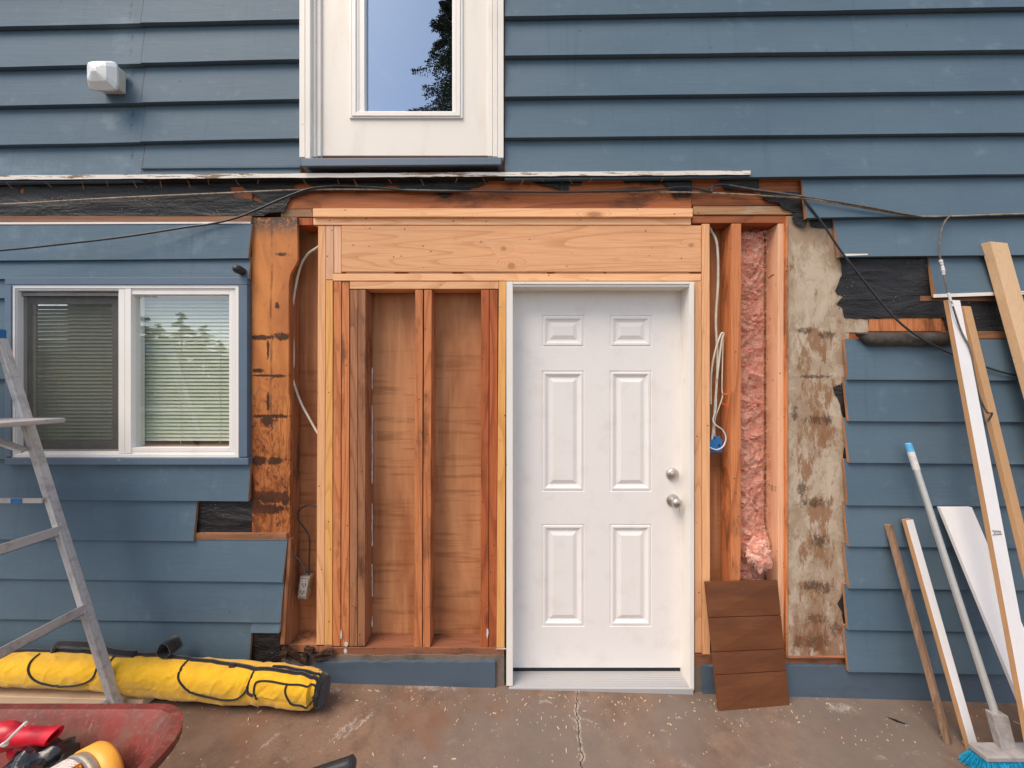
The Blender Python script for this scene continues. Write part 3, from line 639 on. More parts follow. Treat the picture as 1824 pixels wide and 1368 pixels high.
# ---------------- building paper
PY = -.0165
def paper(polys, holes=(), y=PY, label=None, k=2):
    m = MB()
    for pl in polys:
        pts = []
        for i, (a, b) in enumerate(pl):
            c, d = pl[(i + 1) % len(pl)]; L = math.hypot(c - a, d - b); n = max(1, int(L / 7)) if L < 160 else 1
            for j in range(n):
                u = j / n; jit = .9 if (n > 1 and j) else 0
                pts.append(P(a + (c - a) * u + random.uniform(-jit, jit), b + (d - b) * u + random.uniform(-jit, jit), y + random.uniform(-.002, .001) * (jit > 0)))
        m.poly(pts, .0015, holes=[[P(a, b, y) for a, b in h] for h in holes] if pl is polys[0] else ())
    return m.build('building_paper', TAR, house, label=label)
paper([[(-420, 318), (872, 316), (868, 325), (855, 331), (840, 333), (834, 338), (806, 342), (795, 351), (786, 350), (776, 343), (745, 341), (700, 340), (620, 339), (560, 341), (541, 346), (518, 352), (512, 362), (506, 378), (480, 379), (470, 384), (-420, 387)]],
      holes=[[(409, 333), (412, 344), (416, 352), (430, 353), (450, 356), (469, 361), (462, 352), (448, 344), (430, 332)], [(523, 336), (521, 328), (540, 326), (560, 331), (563, 336)], [(681, 334), (686, 328), (705, 329), (720, 335)], [(33, 341), (36, 335), (42, 336), (42, 343), (38, 346)], [(602, 329), (612, 327), (626, 330), (614, 332)]],
      label='black building paper hanging torn along the top left')
paper([[(935, 316), (950, 325), (965, 330), (985, 334), (1000, 339), (1013, 339), (1014, 328), (1035, 329), (1040, 316)]])
paper([[(1105, 316), (1113, 326), (1118, 327), (1130, 325), (1150, 327), (1160, 326), (1182, 325), (1190, 333), (1196, 342), (1200, 348), (1206, 353), (1215, 349), (1222, 350), (1231, 351), (1232, 316)]])
paper([[(1275, 316), (1352, 316), (1352, 333), (1350, 342), (1320, 338), (1300, 339), (1291, 336), (1288, 328)]])
paper([[(1352, 342), (1434, 342), (1434, 384), (1412, 377), (1395, 372), (1388, 362), (1370, 359), (1362, 355), (1358, 348)]], label='torn black paper corner under the cables')
paper([[(1413, 380), (1430, 379), (1438, 390), (1435, 405), (1424, 402), (1411, 391)]], y=-.026)
paper([[(1440, 388), (1490, 388), (1489, 405), (1470, 406), (1445, 404)]], y=-.018)
paper([[(1494, 450), (1700, 450), (1700, 529), (2240, 529), (2240, 594), (1690, 594), (1680, 566), (1548, 568), (1505, 567), (1501, 548), (1490, 541), (1503, 527), (1492, 524), (1488, 518), (1500, 490), (1499, 470)]], label='large black building paper patch in the siding gap')
paper([[(1511, 660), (1505, 676), (1498, 684), (1484, 690), (1488, 702), (1497, 720), (1500, 738), (1505, 750), (1512, 754)]])
paper([[(1512, 790), (1504, 798), (1502, 815), (1508, 826), (1512, 830)]]); paper([[(1512, 950), (1507, 960), (1506, 985), (1512, 990)]])
paper([[(1512, 1015), (1507, 1040), (1500, 1060), (1492, 1075), (1500, 1090), (1503, 1110), (1504, 1126), (1512, 1132)]])
paper([[(345, 888), (449, 888), (449, 915), (452, 951), (345, 951)]], y=-.015, label='black building paper patch under the window')
paper([[(440, 1126), (500, 1126), (498, 1170), (494, 1186), (440, 1190)]], y=-.019)
# rolled flap
m = MB(); A, B = P(1518, 592, -.03), P(1694, 592, -.03); n = 30; k = 9; vs = []
for i in range(n + 1):
    u = i / n; base = A.lerp(B, u)
    for j in range(k + 1):
        a = j / k * 2.5; r = .040 * (min(1, .25 + u * 7) if j > k * .35 else 1) * (1 + .06 * mnoise.noise(Vector((u * 9, j, 0))))
        vs.append(base + Vector((.012 * j / k * (1 - u), -math.sin(a) * r, -(1 - math.cos(a)) * r)))
m.add(vs, [(i * (k + 1) + j, (i + 1) * (k + 1) + j, (i + 1) * (k + 1) + j + 1, i * (k + 1) + j + 1) for i in range(n) for j in range(k)])
fl = flat('weathered_paper_back', (.075, .062, .052), .7, .3, .5, 25)
m.build('rolled_paper_flap', fl, house, smooth=True)

# ---------------- foundation
def gy(px): return 1220 + 25 * (px - 912) / 748
def found(x0, x1, ytop, yf, mat, label=None, jag=0, name='foundation'):
    m = MB(); n = max(2, int((x1 - x0) / 12)); pts = []
    for i in range(n + 1):
        x = x0 + (x1 - x0) * i / n; q = P(x, ytop + random.uniform(-jag, jag), yf); pts.append(q)
    a, b = P(x1, 1300, yf), P(x0, 1300, yf); m.poly(pts + [Vector((a.x, yf, gz(a.x) - .02)), Vector((b.x, yf, gz(b.x) - .02))], .12)
    return m.build(name, mat, house, label=label)
found(-420, 898, 1167, -.008, FOUND, jag=1.2, label='bare concrete foundation under the studs')
found(560, 882, 1180, -.024, FOUNDP, jag=1.5, label='blue painted foundation strip under the studs'); found(-420, 559, 1188, -.024, FOUNDP, jag=1.5)
found(1236, 2240, 1186, -.008, FOUND, jag=1.5); found(1252, 2240, 1187, -.022, FOUNDP, jag=2, label='blue painted foundation right of the door')
m = MB()
for (x, y, w_, h_, a) in ((520, 1168, 34, 12, .7), (575, 1167, 40, 12, -.4), (505, 1163, 16, 20, .1), (548, 1160, 22, 8, .2), (472, 1190, 50, 8, 0), (540, 1176, 14, 20, .6)):
    c = P(x, y, -.03); q = []
    for i in range(9):
        t_ = i / 9 * 2 * math.pi; ex, ez = math.cos(t_) * w_ * .5 * S * random.uniform(.7, 1.1), math.sin(t_) * h_ * .5 * S * random.uniform(.7, 1.1)
        q.append((c.x + ex * math.cos(a) + ez * math.sin(a), c.y + random.uniform(-.008, .008), c.z - ex * math.sin(a) + ez * math.cos(a)))
    m.poly(q, .02)
m.build('rotted_wood', flat('rotted_wood_dark', (.07, .04, .028), .9, .1, .7, 40), house, label='rotted black and brown wood scraps under the left plate')

# ---------------- entry door
door = empty('door', P(1064, 1215, .05), None, None); door.parent = house; door.location = WLOC[door] - WLOC[house]
door['label'] = 'white six panel entry door with nickel knob and deadbolt'
FR = -.018
part('door_frame', TRIMW, door, (902, 501.5, 913.5, 1222, FR, .11), (914, 501.5, 1228, 506, FR - .001, .11), (1228.5, 501.5, 1236.5, 1230, FR, .11), (914, 506.4, 1227.5, 510.6, FR + .005, .11), bevel=.0015)
DY = .088
m = MB()
dp = lambda x, y, dy=0: Vector((P(x, y, DY).x, DY + dy, P(x, y, DY).z))
pans = [(966, 561, 1041, 618), (1086, 561, 1161, 618), (966, 660, 1041.5, 875), (1086, 660, 1161.5, 876), (964.5, 933, 1041, 1115), (1085, 934, 1161, 1117)]
xs = [912, 965, 1041, 1086, 1161, 1219]; ys = [514, 561, 618, 660, 875.5, 933.5, 1116, 1189]
pm = {}
for q in pans: pm[(1 if q[0] < 1000 else 3, [561, 660, 933.5][0 if q[1] < 600 else 1 if q[1] < 700 else 2])] = q
for i in range(5):
    for j in range(7):
        key = (i, ys[j])
        if key in pm:
            c = (xs[i], ys[j], xs[i + 1], ys[j + 1]); prof = [(0, 0), (1.2, .0035), (2.4, .0035), (3.6, -.0015), (6.5, -.0015), (8.5, .004), (12, .0085), (13.6, .0085), (20.5, .001)]
            rg = []
            for ins, dy in prof: rg.append([dp(c[0] + ins, c[1] + ins, dy), dp(c[2] - ins, c[1] + ins, dy), dp(c[2] - ins, c[3] - ins, dy), dp(c[0] + ins, c[3] - ins, dy)])
            vs = [v for r in rg for v in r]; fs = []
            for k in range(len(rg) - 1):
                for e in range(4): fs.append((4 * k + e, 4 * k + 4 + e, 4 * k + 4 + (e + 1) % 4, 4 * k + (e + 1) % 4))
            b = 4 * (len(rg) - 1); fs.append((b + 3, b + 2, b + 1, b)); m.add(vs, [tuple(reversed(f)) for f in fs[:-1]] + [fs[-1]])
        else:
            m.add([dp(xs[i], ys[j + 1]), dp(xs[i + 1], ys[j + 1]), dp(xs[i + 1], ys[j]), dp(xs[i], ys[j])], [(0, 1, 2, 3)])
a, b = dp(912, 1189), dp(1219, 514); m.box(a.x, b.x, DY + .012, DY + .04, a.z, b.z); m.box(a.x, b.x, DY + .0001, DY + .012, a.z - .0005, a.z + .004)
m.build('door_panel', DOORW, door)
part('door_gap_shade', BLACKP, door, (914, 1188, 1216, 1203, .094, .12))  # black strip stands for the shaded gap under the door
m = MB(); SY = -.028; a, b = P(906, 1232, SY), P(1235, 1232, SY); zf, zb = .004, .005
m.add([(a.x, SY, gz(b.x) - .01), (b.x, SY, gz(b.x) - .01), (b.x, SY, zf - .004), (a.x, SY, zf), (P(914, 0, .09).x, .09, zb), (P(1216, 0, .09).x, .09, zb)], [(0, 1, 2, 3), (3, 2, 5, 4)])
for k in range(6):                        # ribs of the sill
    y = -.012 + k * .014; zz = zf + (y - SY) / (.09 - SY) * (zb - zf)
    m.box(a.x + .010 + k * .003, b.x - .010 - k * .003, y, y + .005, zz - .003, zz + .0008)
m.build('threshold', ALU, door)
m = MB(); m.box(a.x + .004, b.x - .004, SY + .004, .1, -.08, .0); m.build('sill_base', BLACKP, door)
def lathe(mb, c, axis, prof, n=24):
    axis = Vector(axis).normalized(); u = axis.orthogonal().normalized(); v_ = axis.cross(u); vs = []
    for h, r in prof: vs += [Vector(c) + axis * h + (u * math.cos(2 * math.pi * k / n) + v_ * math.sin(2 * math.pi * k / n)) * r for k in range(n)]
    fs = [(i * n + k, i * n + (k + 1) % n, (i + 1) * n + (k + 1) % n, (i + 1) * n + k) for i in range(len(prof) - 1) for k in range(n)]
    fs.append(tuple((len(prof) - 1) * n + k for k in range(n))); mb.add(vs, fs)
m = MB(); lathe(m, dp(1197, 844), (0, -1, 0), [(0, .034), (.012, .033), (.018, .024), (.02, .017), (.028, .015), (.029, .001)]); lathe(m, dp(1197, 844) + Vector((0, -.026, 0)), (0, -1, 0), [(0, .009), (.006, .008)]); m.build('deadbolt', NICKEL, door, smooth=False)
m = MB(); lathe(m, dp(1198, 891), (0, -1, 0), [(0, .035), (.006, .034), (.012, .018), (.03, .013), (.036, .020), (.046, .0265), (.058, .027), (.068, .022), (.072, .012), (.0725, .001)])
m.build('knob', NICKEL, door, smooth=True)
m = MB(); q = dp(1198, 891, -.075); m.box(q.x - .001, q.x + .001, q.y - .014, q.y, q.z - .006, q.z + .006); m.box(q.x - .0015, q.x + .0015, q.y - .012, q.y - .008, q.z - .035, q.z - .006); m.build('key', NICKEL, door)

# ---------------- upper door
ud = empty('door', P(715, 280, 0)); ud.parent = house; ud.location = WLOC[ud] - WLOC[house]; ud['label'] = 'cream upper floor door with a tall glass pane'
TY = -.058
part('door_frame', TRIMW, ud, (533, -410, 543, 280, TY, 0), (543.5, -410, 552.5, 282, TY - .008, 0), (553, -410, 562, 279, TY + .012, .05), (562.5, -410, 571, 278, TY + .022, .05), (869, -410, 877, 278, TY + .02, .05), (877.5, -410, 886, 279, TY + .006, .05), (886.5, -410, 897, 281, TY, 0), (533, -424, 897, -411, TY, 0), bevel=.002)
UY = -.022
m = MB(); m.pbox(571, -408, 623, 277, UY, .02); m.pbox(823, -408, 870, 277, UY, .02); m.pbox(623, 209, 823, 277, UY, .02); m.pbox(623, -408, 823, -345, UY, .02)
m.build('door_panel', CREAM, ud)
def ring(mb, x0, y0, x1, y1, w_, yf, yb):
    mb.pbox(x0, y0, x0 + w_, y1, yf, yb); mb.pbox(x1 - w_, y0, x1, y1, yf, yb); mb.pbox(x0 + w_, y1 - w_, x1 - w_, y1, yf, yb); mb.pbox(x0 + w_, y0, x1 - w_, y0 + w_, yf, yb)
m = MB(); ring(m, 622, -345, 824, 210, 4, UY - .009, UY + .01); ring(m, 626.4, -341, 819.6, 206, 7, UY - .014, UY + .01); ring(m, 633.8, -333, 812.2, 203, 5, UY - .006, UY + .01)
m.pbox(639, -330, 649, 199, UY - .002, .012); m.pbox(805.5, -330, 811, 199, UY - .002, .012); m.pbox(639, 199.5, 811, 203, UY - .002, .012)
gp = m.build('glazing_frame', WHITE, ud, bevel=.0012)
m = MB(); m.pbox(649, -330, 806, 200, .004, .0042); m.v = [v for v in m.v]; m.build('pane', GLASSD, ud)
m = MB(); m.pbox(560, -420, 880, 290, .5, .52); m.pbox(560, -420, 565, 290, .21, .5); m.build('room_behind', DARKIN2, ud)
m = MB(); m.pquad([(536, 282), (893, 280), (893, 293), (536, 296)], -.085, -.01); m.build('door_sill', BLUETRIM, ud, bevel=.003)
m = MB(); m.pquad([(545, 297), (890, 294), (885, 298), (550, 301)], -.070, -.01); m.build('sill_underside_shade', TAR, ud)  # black strip paints the shade under the sill, not a separate support

# ---------------- sliding window
win = empty('window', P(222, 815, 0)); win.parent = house; win.location = WLOC[win] - WLOC[house]; win['label'] = 'white sliding window with closed blinds'
part('window_trim', BLUETRIM, win, (8, 494, 440, 507, -.044, -.01), (8, 507.5, 19.5, 814, -.044, -.01), (425.5, 507.5, 440, 814, -.044, -.01), (8, 816, 442, 828, -.050, -.01), bevel=.002)
m = MB(); WY = -.034
ring(m, 20, 507.5, 425, 815, 6, WY - .004, .05); ring(m, 26.3, 513.5, 418.7, 808.5, 4, WY + .004, .05)
m.pbox(211, 513, 222, 808, WY, .04); m.pbox(222.4, 513, 233, 808, WY - .002, .04)
ring(m, 226, 517.5, 415, 804.5, 7, WY + .003, .03)
m.build('window_frame', WHITE, win, bevel=.0015)
m = MB(); ring(m, 30.5, 521, 216, 806.5, 6, -.012, .004); m.build('screen_frame', SCRF, win, bevel=.001)
m = MB(); ring(m, 38, 527, 214, 800, 14, .012, .03); m.build('sash_frame', SCRF, win, label='grey sash behind the insect screen')
m = MB(); m.pbox(36, 526, 211, 801, -.004, -.0035); m.build('insect_screen', SCREEN, win)
m = MB(); m.pbox(56, 538, 212, 790, .018, .0185); m.build('pane', GLASS, win, label='left pane behind the insect screen'); m = MB(); m.pbox(233, 520, 412, 802, -.010, -.0095); m.build('pane', GLASS, win)
def blinds(x0, x1, y0, y1, yy, step):
    m = MB(); y = y0
    while y < y1:
        a, b = P(x0, y, yy), P(x1, y, yy); w_ = .0125; t_ = R(58) + random.uniform(-.05, .05); dy, dz = math.cos(t_) * w_, math.sin(t_) * w_; n = 3; vs = []
        jz = random.uniform(-.0012, .0012)
        for k in range(n + 1):
            u = k / n * 2 - 1; c_ = (1 - u * u) * .002
            vs += [(a.x, yy + u * dy - c_, a.z + u * dz * 1.0 + jz), (b.x, yy + u * dy - c_, a.z + u * dz + jz * .4)]
        m.add(vs, [(2 * k, 2 * k + 1, 2 * k + 3, 2 * k + 2) for k in range(n)]); y += step
    return m.build('blind', BLIND, win)
blinds(66, 216, 548, 790, .060, 6.6); blinds(240, 420, 524, 786, .052, 6.6)
m = MB()
for x in (252, 322, 392, 100, 180):
    a, b = P(x, 520, .044), P(x, 794, .044); m.tube([a, b], .0009, 5)
m.build('blind_cord', CABLE_W, win)
m = MB(); m.pbox(60, 793, 425, 806, .03, .10); m.build('inner_sill', RAW_H, win)
m = MB(); m.pbox(10, 495, 60, 830, .104, .2); a, b = P(20, 505, .1), P(425, 818, .1); m = MB(); m.box(a.x - .1, b.x + .1, .45, .47, b.z - .1, a.z + .1); m.build('room_behind', DARKIN2, win)

# ------------------------------------------------------------------ things fixed to the wall
def cable(name, pts, r, mat, label, cat='cable', parent=None, k=6, n=8):
    m = MB(); m.tube(smooth_path([P(*p) for p in pts], k), r, n); return m.build(name, mat, parent, smooth=True, label=label, cat=cat)
cable('cable', [(-300, 372, -.05), (0, 364, -.048), (110, 358, -.046), (220, 352, -.046), (400, 344, -.044), (540, 338, -.03), (700, 338, -.028), (850, 341, -.026), (1000, 343, -.026), (1150, 342, -.026), (1270, 344, -.028), (1400, 351, -.034), (1445, 355, -.052), (1520, 367, -.056), (1620, 384, -.056), (1700, 385, -.056), (1824, 381, -.058), (2100, 378, -.06)],
      .0042, CABLE_T, 'thin tan cable running straight along the top of the opening')
cable('cable', [(-300, 470, -.16), (0, 446, -.125), (100, 436, -.11), (220, 422, -.09), (330, 405, -.06), (380, 398, -.045), (430, 385, -.045), (500, 355, -.04), (545, 338, -.04), (575, 333, -.036), (610, 331, -.034), (680, 335, -.034), (740, 340, -.034), (850, 341, -.034), (1000, 342, -.034), (1150, 339, -.034), (1220, 333, -.034), (1262, 341, -.034), (1268, 340, -.034), (1270, 331, -.034), (1290, 329, -.034), (1320, 334, -.034), (1350, 341, -.036), (1400, 345, -.04), (1425, 349, -.04), (1440, 365, -.05), (1470, 405, -.055), (1500, 450, -.06), (1560, 527, -.06), (1600, 572, -.075), (1640, 602, -.085), (1690, 628, -.06), (1757, 654, -.055), (1824, 671, -.055), (2000, 700, -.055)],
      .0052, CABLE_B, 'black cable drooping at left and dropping diagonally across the black paper at right')
cable('cable', [(1300, 330, -.04), (1340, 337, -.04), (1390, 344, -.045), (1430, 350, -.052), (1520, 364, -.064), (1600, 379, -.064), (1640, 386, -.064)], .0040, CABLE_G, 'short dusty grey cable over the torn paper corner')
ct = MB(); ct.tube(smooth_path([P(*p) for p in [(1692, 384, -.062), (1682, 397, -.07), (1675, 420, -.08), (1673, 450, -.085), (1677, 468, -.09), (1683, 500, -.10), (1690, 525, -.11), (1697, 545, -.125), (1712, 590, -.13), (1728, 622, -.14), (1735, 660, -.145), (1743, 700, -.15), (1757, 733, -.15), (1767, 736, -.14), (1760, 750, -.12)]]), .0040, 8)
hang = ct.build('cable', CABLE_G, smooth=True, label='grey cable wrapped with dirty white tape hanging over the tall white board', cat='cable')
m = MB(); m.tube(smooth_path([P(*p) for p in [(1675, 463, -.088), (1678, 472, -.091), (1680, 482, -.094), (1681, 490, -.096)]]), [.005 + .003 * random.random() for _ in range(19)], 8); m.build('tape_wrap', SILVERW, hang); m = MB(); m.tube([P(1689, 522, -.11), P(1697, 546, -.125)], .0055, 8); m.build('tape_wrap', SILVERW, hang, smooth=False)
# romex left
cable('cable', [(572, 436, .03), (562, 443, .03), (548, 453, .035), (535, 475, .04), (525, 520, .045), (521, 560, .05), (523, 640, .05), (521, 672, .05), (535, 715, .05), (548, 740, .05), (566, 772, .045)], .0062, CABLE_W, 'white cable bowing through the cavity left of the framing')
ob = empty('outlet_box', P(540, 1060, .05), 'electrical outlet in a metal box dangling on two cables in the left cavity', 'outlet')
m = MB(); m.pquad([(534, 1027), (552, 1028), (546, 1068), (529, 1066)], .03, .075); m.build('metal_box', STEELBOX, ob, bevel=.003)
m = MB(); m.pquad([(535.5, 1032), (549.5, 1033), (544.5, 1064), (531, 1062)], .024, .029); m.build('receptacle', flat('dusty_ivory_plastic', (.40, .37, .32), .5), ob, bevel=.002)
m = MB()
for cx, cy in ((541, 1042), (538, 1055)):
    for dx in (-3, 2.5): m.pbox(cx + dx, cy - 3, cx + dx + 1.2, cy + 1, .0225, .0245)
    m.pbox(cx - .9, cy + 2, cx + .9, cy + 4, .0225, .0245)
m.build('slots', BLACKP, ob)
m = MB(); m.tube(smooth_path([P(*p) for p in [(566, 903, .04), (552, 900, .04), (540, 903, .045), (532, 911, .045), (531, 925, .045), (545, 945, .05), (551, 960, .05), (551, 990, .05), (550, 1028, .05)]]), .0042, 8); m.build('cable', CABLE_B, ob, smooth=True)
m = MB(); m.tube(smooth_path([P(*p) for p in [(514, 983, .05), (524, 990, .05), (535, 1001, .05), (541, 1012, .05), (543, 1028, .05)]]), .0042, 8); m.build('cable', CABLE_G, ob, smooth=True)
# right cavity wiring
wb = empty('junction_box', P(1275, 800, .05), 'blue junction box hanging on white cables right of the door', 'junction box')
m = MB(); m.pbox(1262, 783, 1287, 806, .03, .08); m.pbox(1275, 778, 1284, 783.2, .03, .06); m.build('box', BLUEP, wb, bevel=.002)
m = MB(); q = P(1281, 793, .029); lathe(m, q, (0, -1, 0), [(0, .007), (.0015, .006)], 14); m.build('knockout', BLACKP, wb)
for pts, r, mt in (([(1262, 398, .05), (1266, 410, .045), (1277, 435, .04), (1279, 500, .04), (1275, 570, .04), (1278, 640, .04), (1276, 690, .04), (1273, 730, .045), (1271, 760, .05), (1268, 784, .05)], .0062, CABLE_W),
                   ([(1277, 676, .03), (1285, 610, .03), (1289, 595, .03), (1284, 596, .03), (1274, 625, .03), (1267, 665, .035), (1266, 720, .04)], .0048, CABLE_W),
                   ([(1288, 596, .03), (1287, 640, .035), (1286, 690, .035), (1287, 705, .035), (1282, 722, .035), (1274, 745, .04), (1273, 765, .045), (1274, 784, .05)], .0032, CABLE_W),
                   ([(1276, 710, .03), (1275, 730, .03), (1270, 748, .03), (1275, 757, .022), (1287, 766, .02), (1293, 780, .02), (1288, 795, .018), (1276, 801, .02), (1262, 796, .025)], .0036, SILVERW),
                   ([(1264, 700, .04), (1265, 740, .04), (1268, 752, .04)], .003, CABLE_G)):
    m = MB(); m.tube(smooth_path([P(*p) for p in pts]), r, 8); m.build('cable', mt, wb, smooth=True)
for (x, y), mt in (((1286, 701), ORANGEN), ((1285, 718), PINKN)):
    m = MB(); m.tube([P(x, y, .03), P(x + 9, y + 2 + (y > 710) * 3, .03)], [.0022, .0045], 8); m.build('wire_nut', mt, wb)
# wall light
wl = empty('wall_light', P(198, 160, -.05), 'square frosted glass wall light on the blue siding', 'wall light')
m = MB(); a, b = P(180, 124, -.06), P(219, 164, -.06)
m.box(a.x, b.x, -.10, -.04, b.z, a.z); m.build('housing', BASEW, wl, bevel=.008)
m = MB(); c = P(199, 147, -.07); w0 = .076
prof = [(-.096, .064), (-.104, .073), (-.114, .073), (-.118, .069), (-.140, .048), (-.156, .012), (-.157, .004)]; vs = []; n = 24
for y, r in prof:
    for k in range(n):
        a_ = 2 * math.pi * k / n; cs, sn = math.cos(a_), math.sin(a_); e = 7.0; rr = r / ((abs(cs) ** e + abs(sn) ** e) ** (1 / e))
        vs.append((c.x + cs * rr + .0, y, c.z + sn * rr))
m.add(vs, [(i * n + k, (i + 1) * n + k, (i + 1) * n + (k + 1) % n, i * n + (k + 1) % n) for i in range(len(prof) - 1) for k in range(n)] + [tuple(range((len(prof) - 1) * n, len(prof) * n))])
m.build('lens', LENSM, wl)
m = MB(); c = P(428, 482, -.06); lathe(m, c + Vector((0, .02, 0)), (-.25, -1, .15), [(0, .019), (.015, .021), (.032, .022), (.044, .018), (.051, .010), (.053, .001)], 20)
m.build('sensor', BLACKP, smooth=True, label='small black round sensor on the siding above the window corner', cat='sensor')

# ------------------------------------------------------------------ stepladder
ld = empty('stepladder', (-2.0, -.35, gz(-2)), 'paint spattered aluminium stepladder at the left edge', 'stepladder')
FYL = -.25; NYL = -.67
def rail(yy, foot, top, wb_, wt, name='rail'):
    m = MB(); (fx, fz), (tx, tz) = foot, top
    m.hexa([(fx - wb_, yy, fz), (fx, yy, fz), (tx, yy, tz), (tx - wt, yy, tz), (fx - wb_, yy + .025, fz), (fx, yy + .025, fz), (tx, yy + .025, tz), (tx - wt, yy + .025, tz)])
    m.hexa([(fx - .012, yy - .012, fz), (fx, yy - .012, fz), (tx, yy - .012, tz), (tx - .008, yy - .012, tz), (fx - .012, yy, fz), (fx, yy, fz), (tx, yy, tz), (tx - .008, yy, tz)])
    return m.build(name, LADDERM, ld, bevel=.002)
ft = P(216, 1275, FYL); ft.z = gz(ft.x); tp = P(2, 610, FYL); foot = (ft.x, ft.z); top_ = (tp.x, tp.z + .02)
rail(FYL, foot, top_, .048, .040); rail(NYL, foot, top_, .048, .040)
def on(zpx, yy=FYL): # x on rail at height
    t_ = (zpx - foot[1]) / (top_[1] - foot[1]); return foot[0] + (top_[0] - foot[0]) * t_
for py in (944, 1083):
    z = P(0, py, FYL).z; x = on(z) - .035
    m = MB(); m.box(x - .045, x + .035, NYL, FYL, z - .022, z - .018); m.box(x + .030, x + .035, NYL, FYL, z - .022, z + .022); m.build('step', LADDERM, ld, bevel=.001)
z = P(0, 744, -.25).z; m = MB(); xr = P(118, 744, -.25).x
m.box(xr - .75, xr, -.56, -.25, z - .022, z); m.build('shelf', [paint('paint_spattered_shelf', (.46, .42, .40), .6, (.12, .16, .3), .6, .25, (.10, .16, .35), (.5, .5, 1))], ld, bevel=.006)
a = Vector((xr - .52, -.28, z - .02)); b = Vector((on(z - .15) - .03, FYL - .02, z - .15)); m = MB(); m.tube([a, b], .016, 6, flat_=.4); m.build('brace', LADDERM, ld)
z = P(0, 889, FYL).z; x = on(z) - .03
m = MB(); m.box(x - 1.1, x, FYL - .016, FYL - .010, z - .014, z + .008); m.build('spreader_bar', paint('spreader_paint', (.5, .45, .40), .6, (.2, .2, .25), .5), ld)
m = MB(); m.box(x - .14, x - .09, FYL - .019, FYL - .016, z - .014, z + .008); m.build('tape_patch', BLUEP, ld)
m = MB(); m.box(tp.x - .62, tp.x - .012, NYL - .02, FYL + .03, tp.z + .015, tp.z + .065); m.build('top_cap', BLUEP, ld, bevel=.006)
for yy in (FYL, NYL):                    # rear legs
    m = MB(); fx = tp.x - .95; m.tube([(fx, yy, gz(fx)), (tp.x - .4, yy, tp.z)], .015, 6); m.build('rear_leg', LADDERM, ld)
m = MB(); zf = foot[1]; m.hexa([(foot[0] - .13, FYL - .014, zf + .005), (foot[0] - .05, FYL - .014, zf + .005), (foot[0] - .06, FYL - .014, zf + .085), (foot[0] - .07, FYL - .014, zf + .085), (foot[0] - .13, FYL - .010, zf + .005), (foot[0] - .05, FYL - .010, zf + .005), (foot[0] - .06, FYL - .010, zf + .085), (foot[0] - .07, FYL - .010, zf + .085)]); m.build('foot_brace', LADDERM, ld)

# ------------------------------------------------------------------ timber under the bag, and the bag
q = G(254, 1261); zt = P(0, 1245, q.y).z
m = MB(); zt = q.z + .036; m.hexa([(-3.3, q.y + .0, gz(-3.3)), (q.x, q.y, gz(q.x)), (q.x, q.y, zt), (-3.3, q.y, gz(-3.3) + .036), (-3.3, q.y + .17, gz(-3.3)), (q.x + .03, q.y + .17, gz(q.x)), (q.x + .03, q.y + .17, zt), (-3.3, q.y + .17, gz(-3.3) + .036)])
m.build('timber_plank', PINE_H, bevel=.002, label='pale new timber plank lying under the yellow bag', cat='plank')
bag = empty('tool_bag', (-1.9, -.15, gz(-1.9)), 'long yellow canvas bag with black piping lying along the wall', 'bag')
# centre line in photo pixels: x, top y, bottom y, depth of centre
bc = [(-260, 1165, 1209, -.155), (-100, 1164, 1210, -.15), (0, 1164, 1212, -.15), (100, 1165, 1216, -.15), (190, 1168, 1221, -.15), (260, 1171, 1231, -.155), (340, 1176, 1238, -.16), (420, 1180, 1246, -.165), (480, 1185, 1248, -.17), (540, 1193, 1255, -.175), (566, 1199, 1254, -.178), (576, 1208, 1250, -.178)]
def bagc(x):
    for (a, t0, b0, y0), (c, t1, b1, y1) in zip(bc, bc[1:]):
        if a <= x <= c: u = (x - a) / (c - a); u2 = u * u * (3 - 2 * u); return (t0 + (t1 - t0) * u2, b0 + (b1 - b0) * u2, y0 + (y1 - y0) * u)
    return bc[-1][1:]
CR = [(random.uniform(-60, 560), random.uniform(-.9, 1.2), random.uniform(.3, 1.3), random.uniform(.02, .06), random.choice([-1, 1]) * random.uniform(.03, .07)) for _ in range(70)]
def bagpt(x, th, off=0.0):               # th: 0 = front middle, + up, - down
    t_, b_, yc = bagc(x); cz = (P(x, t_, yc).z + P(x, b_, yc).z) / 2 - .004; rz = (P(x, t_, yc).z - P(x, b_, yc).z) / 2 * .95
    e = .30 if x > 560 else 0.0; ry = .076 * (1 - e)
    wv = 1 + .030 * mnoise.noise(Vector((x * .02, th * 1.2, 0))) + .018 * mnoise.noise(Vector((x * .06, th * 3, 5))) + .045 * (1 - abs(mnoise.noise(Vector((x * .022 + th * .5, th * .9 - x * .006, 9))))) ** 9 - .02 - .05 * math.exp(-((x - 458) / 7) ** 2) - .04 * math.exp(-((x - 186) / 8) ** 2)
    for a_, b2_ in ((52, 187), (196, 322), (330, 450), (458, 566)):
        if a_ < x < b2_: wv += .055 * math.sin(math.pi * (x - a_) / (b2_ - a_)) ** .4 * max(0, math.cos(th * .8)) - .012
    for cx_, ct_, an_, ln_, am_ in CR:
        du = (x - cx_) * .0027; dv = (th - ct_) * .08; a2 = du * math.cos(an_) + dv * math.sin(an_); b3 = -du * math.sin(an_) + dv * math.cos(an_)
        if abs(a2) < ln_ and abs(b3) < .03: wv += am_ * math.exp(-(b3 / .0045) ** 2) * (1 - (a2 / ln_) ** 2)
    c, s_ = math.cos(th), math.sin(th); p_ = 2.6; k = 1 / ((abs(c) ** p_ + abs(s_) ** p_) ** (1 / p_))
    X0 = P(x, 1200, yc).x
    return Vector((X0, yc - (ry * c * k * wv + off * c), cz + (rz * s_ * k * wv + off * s_)))
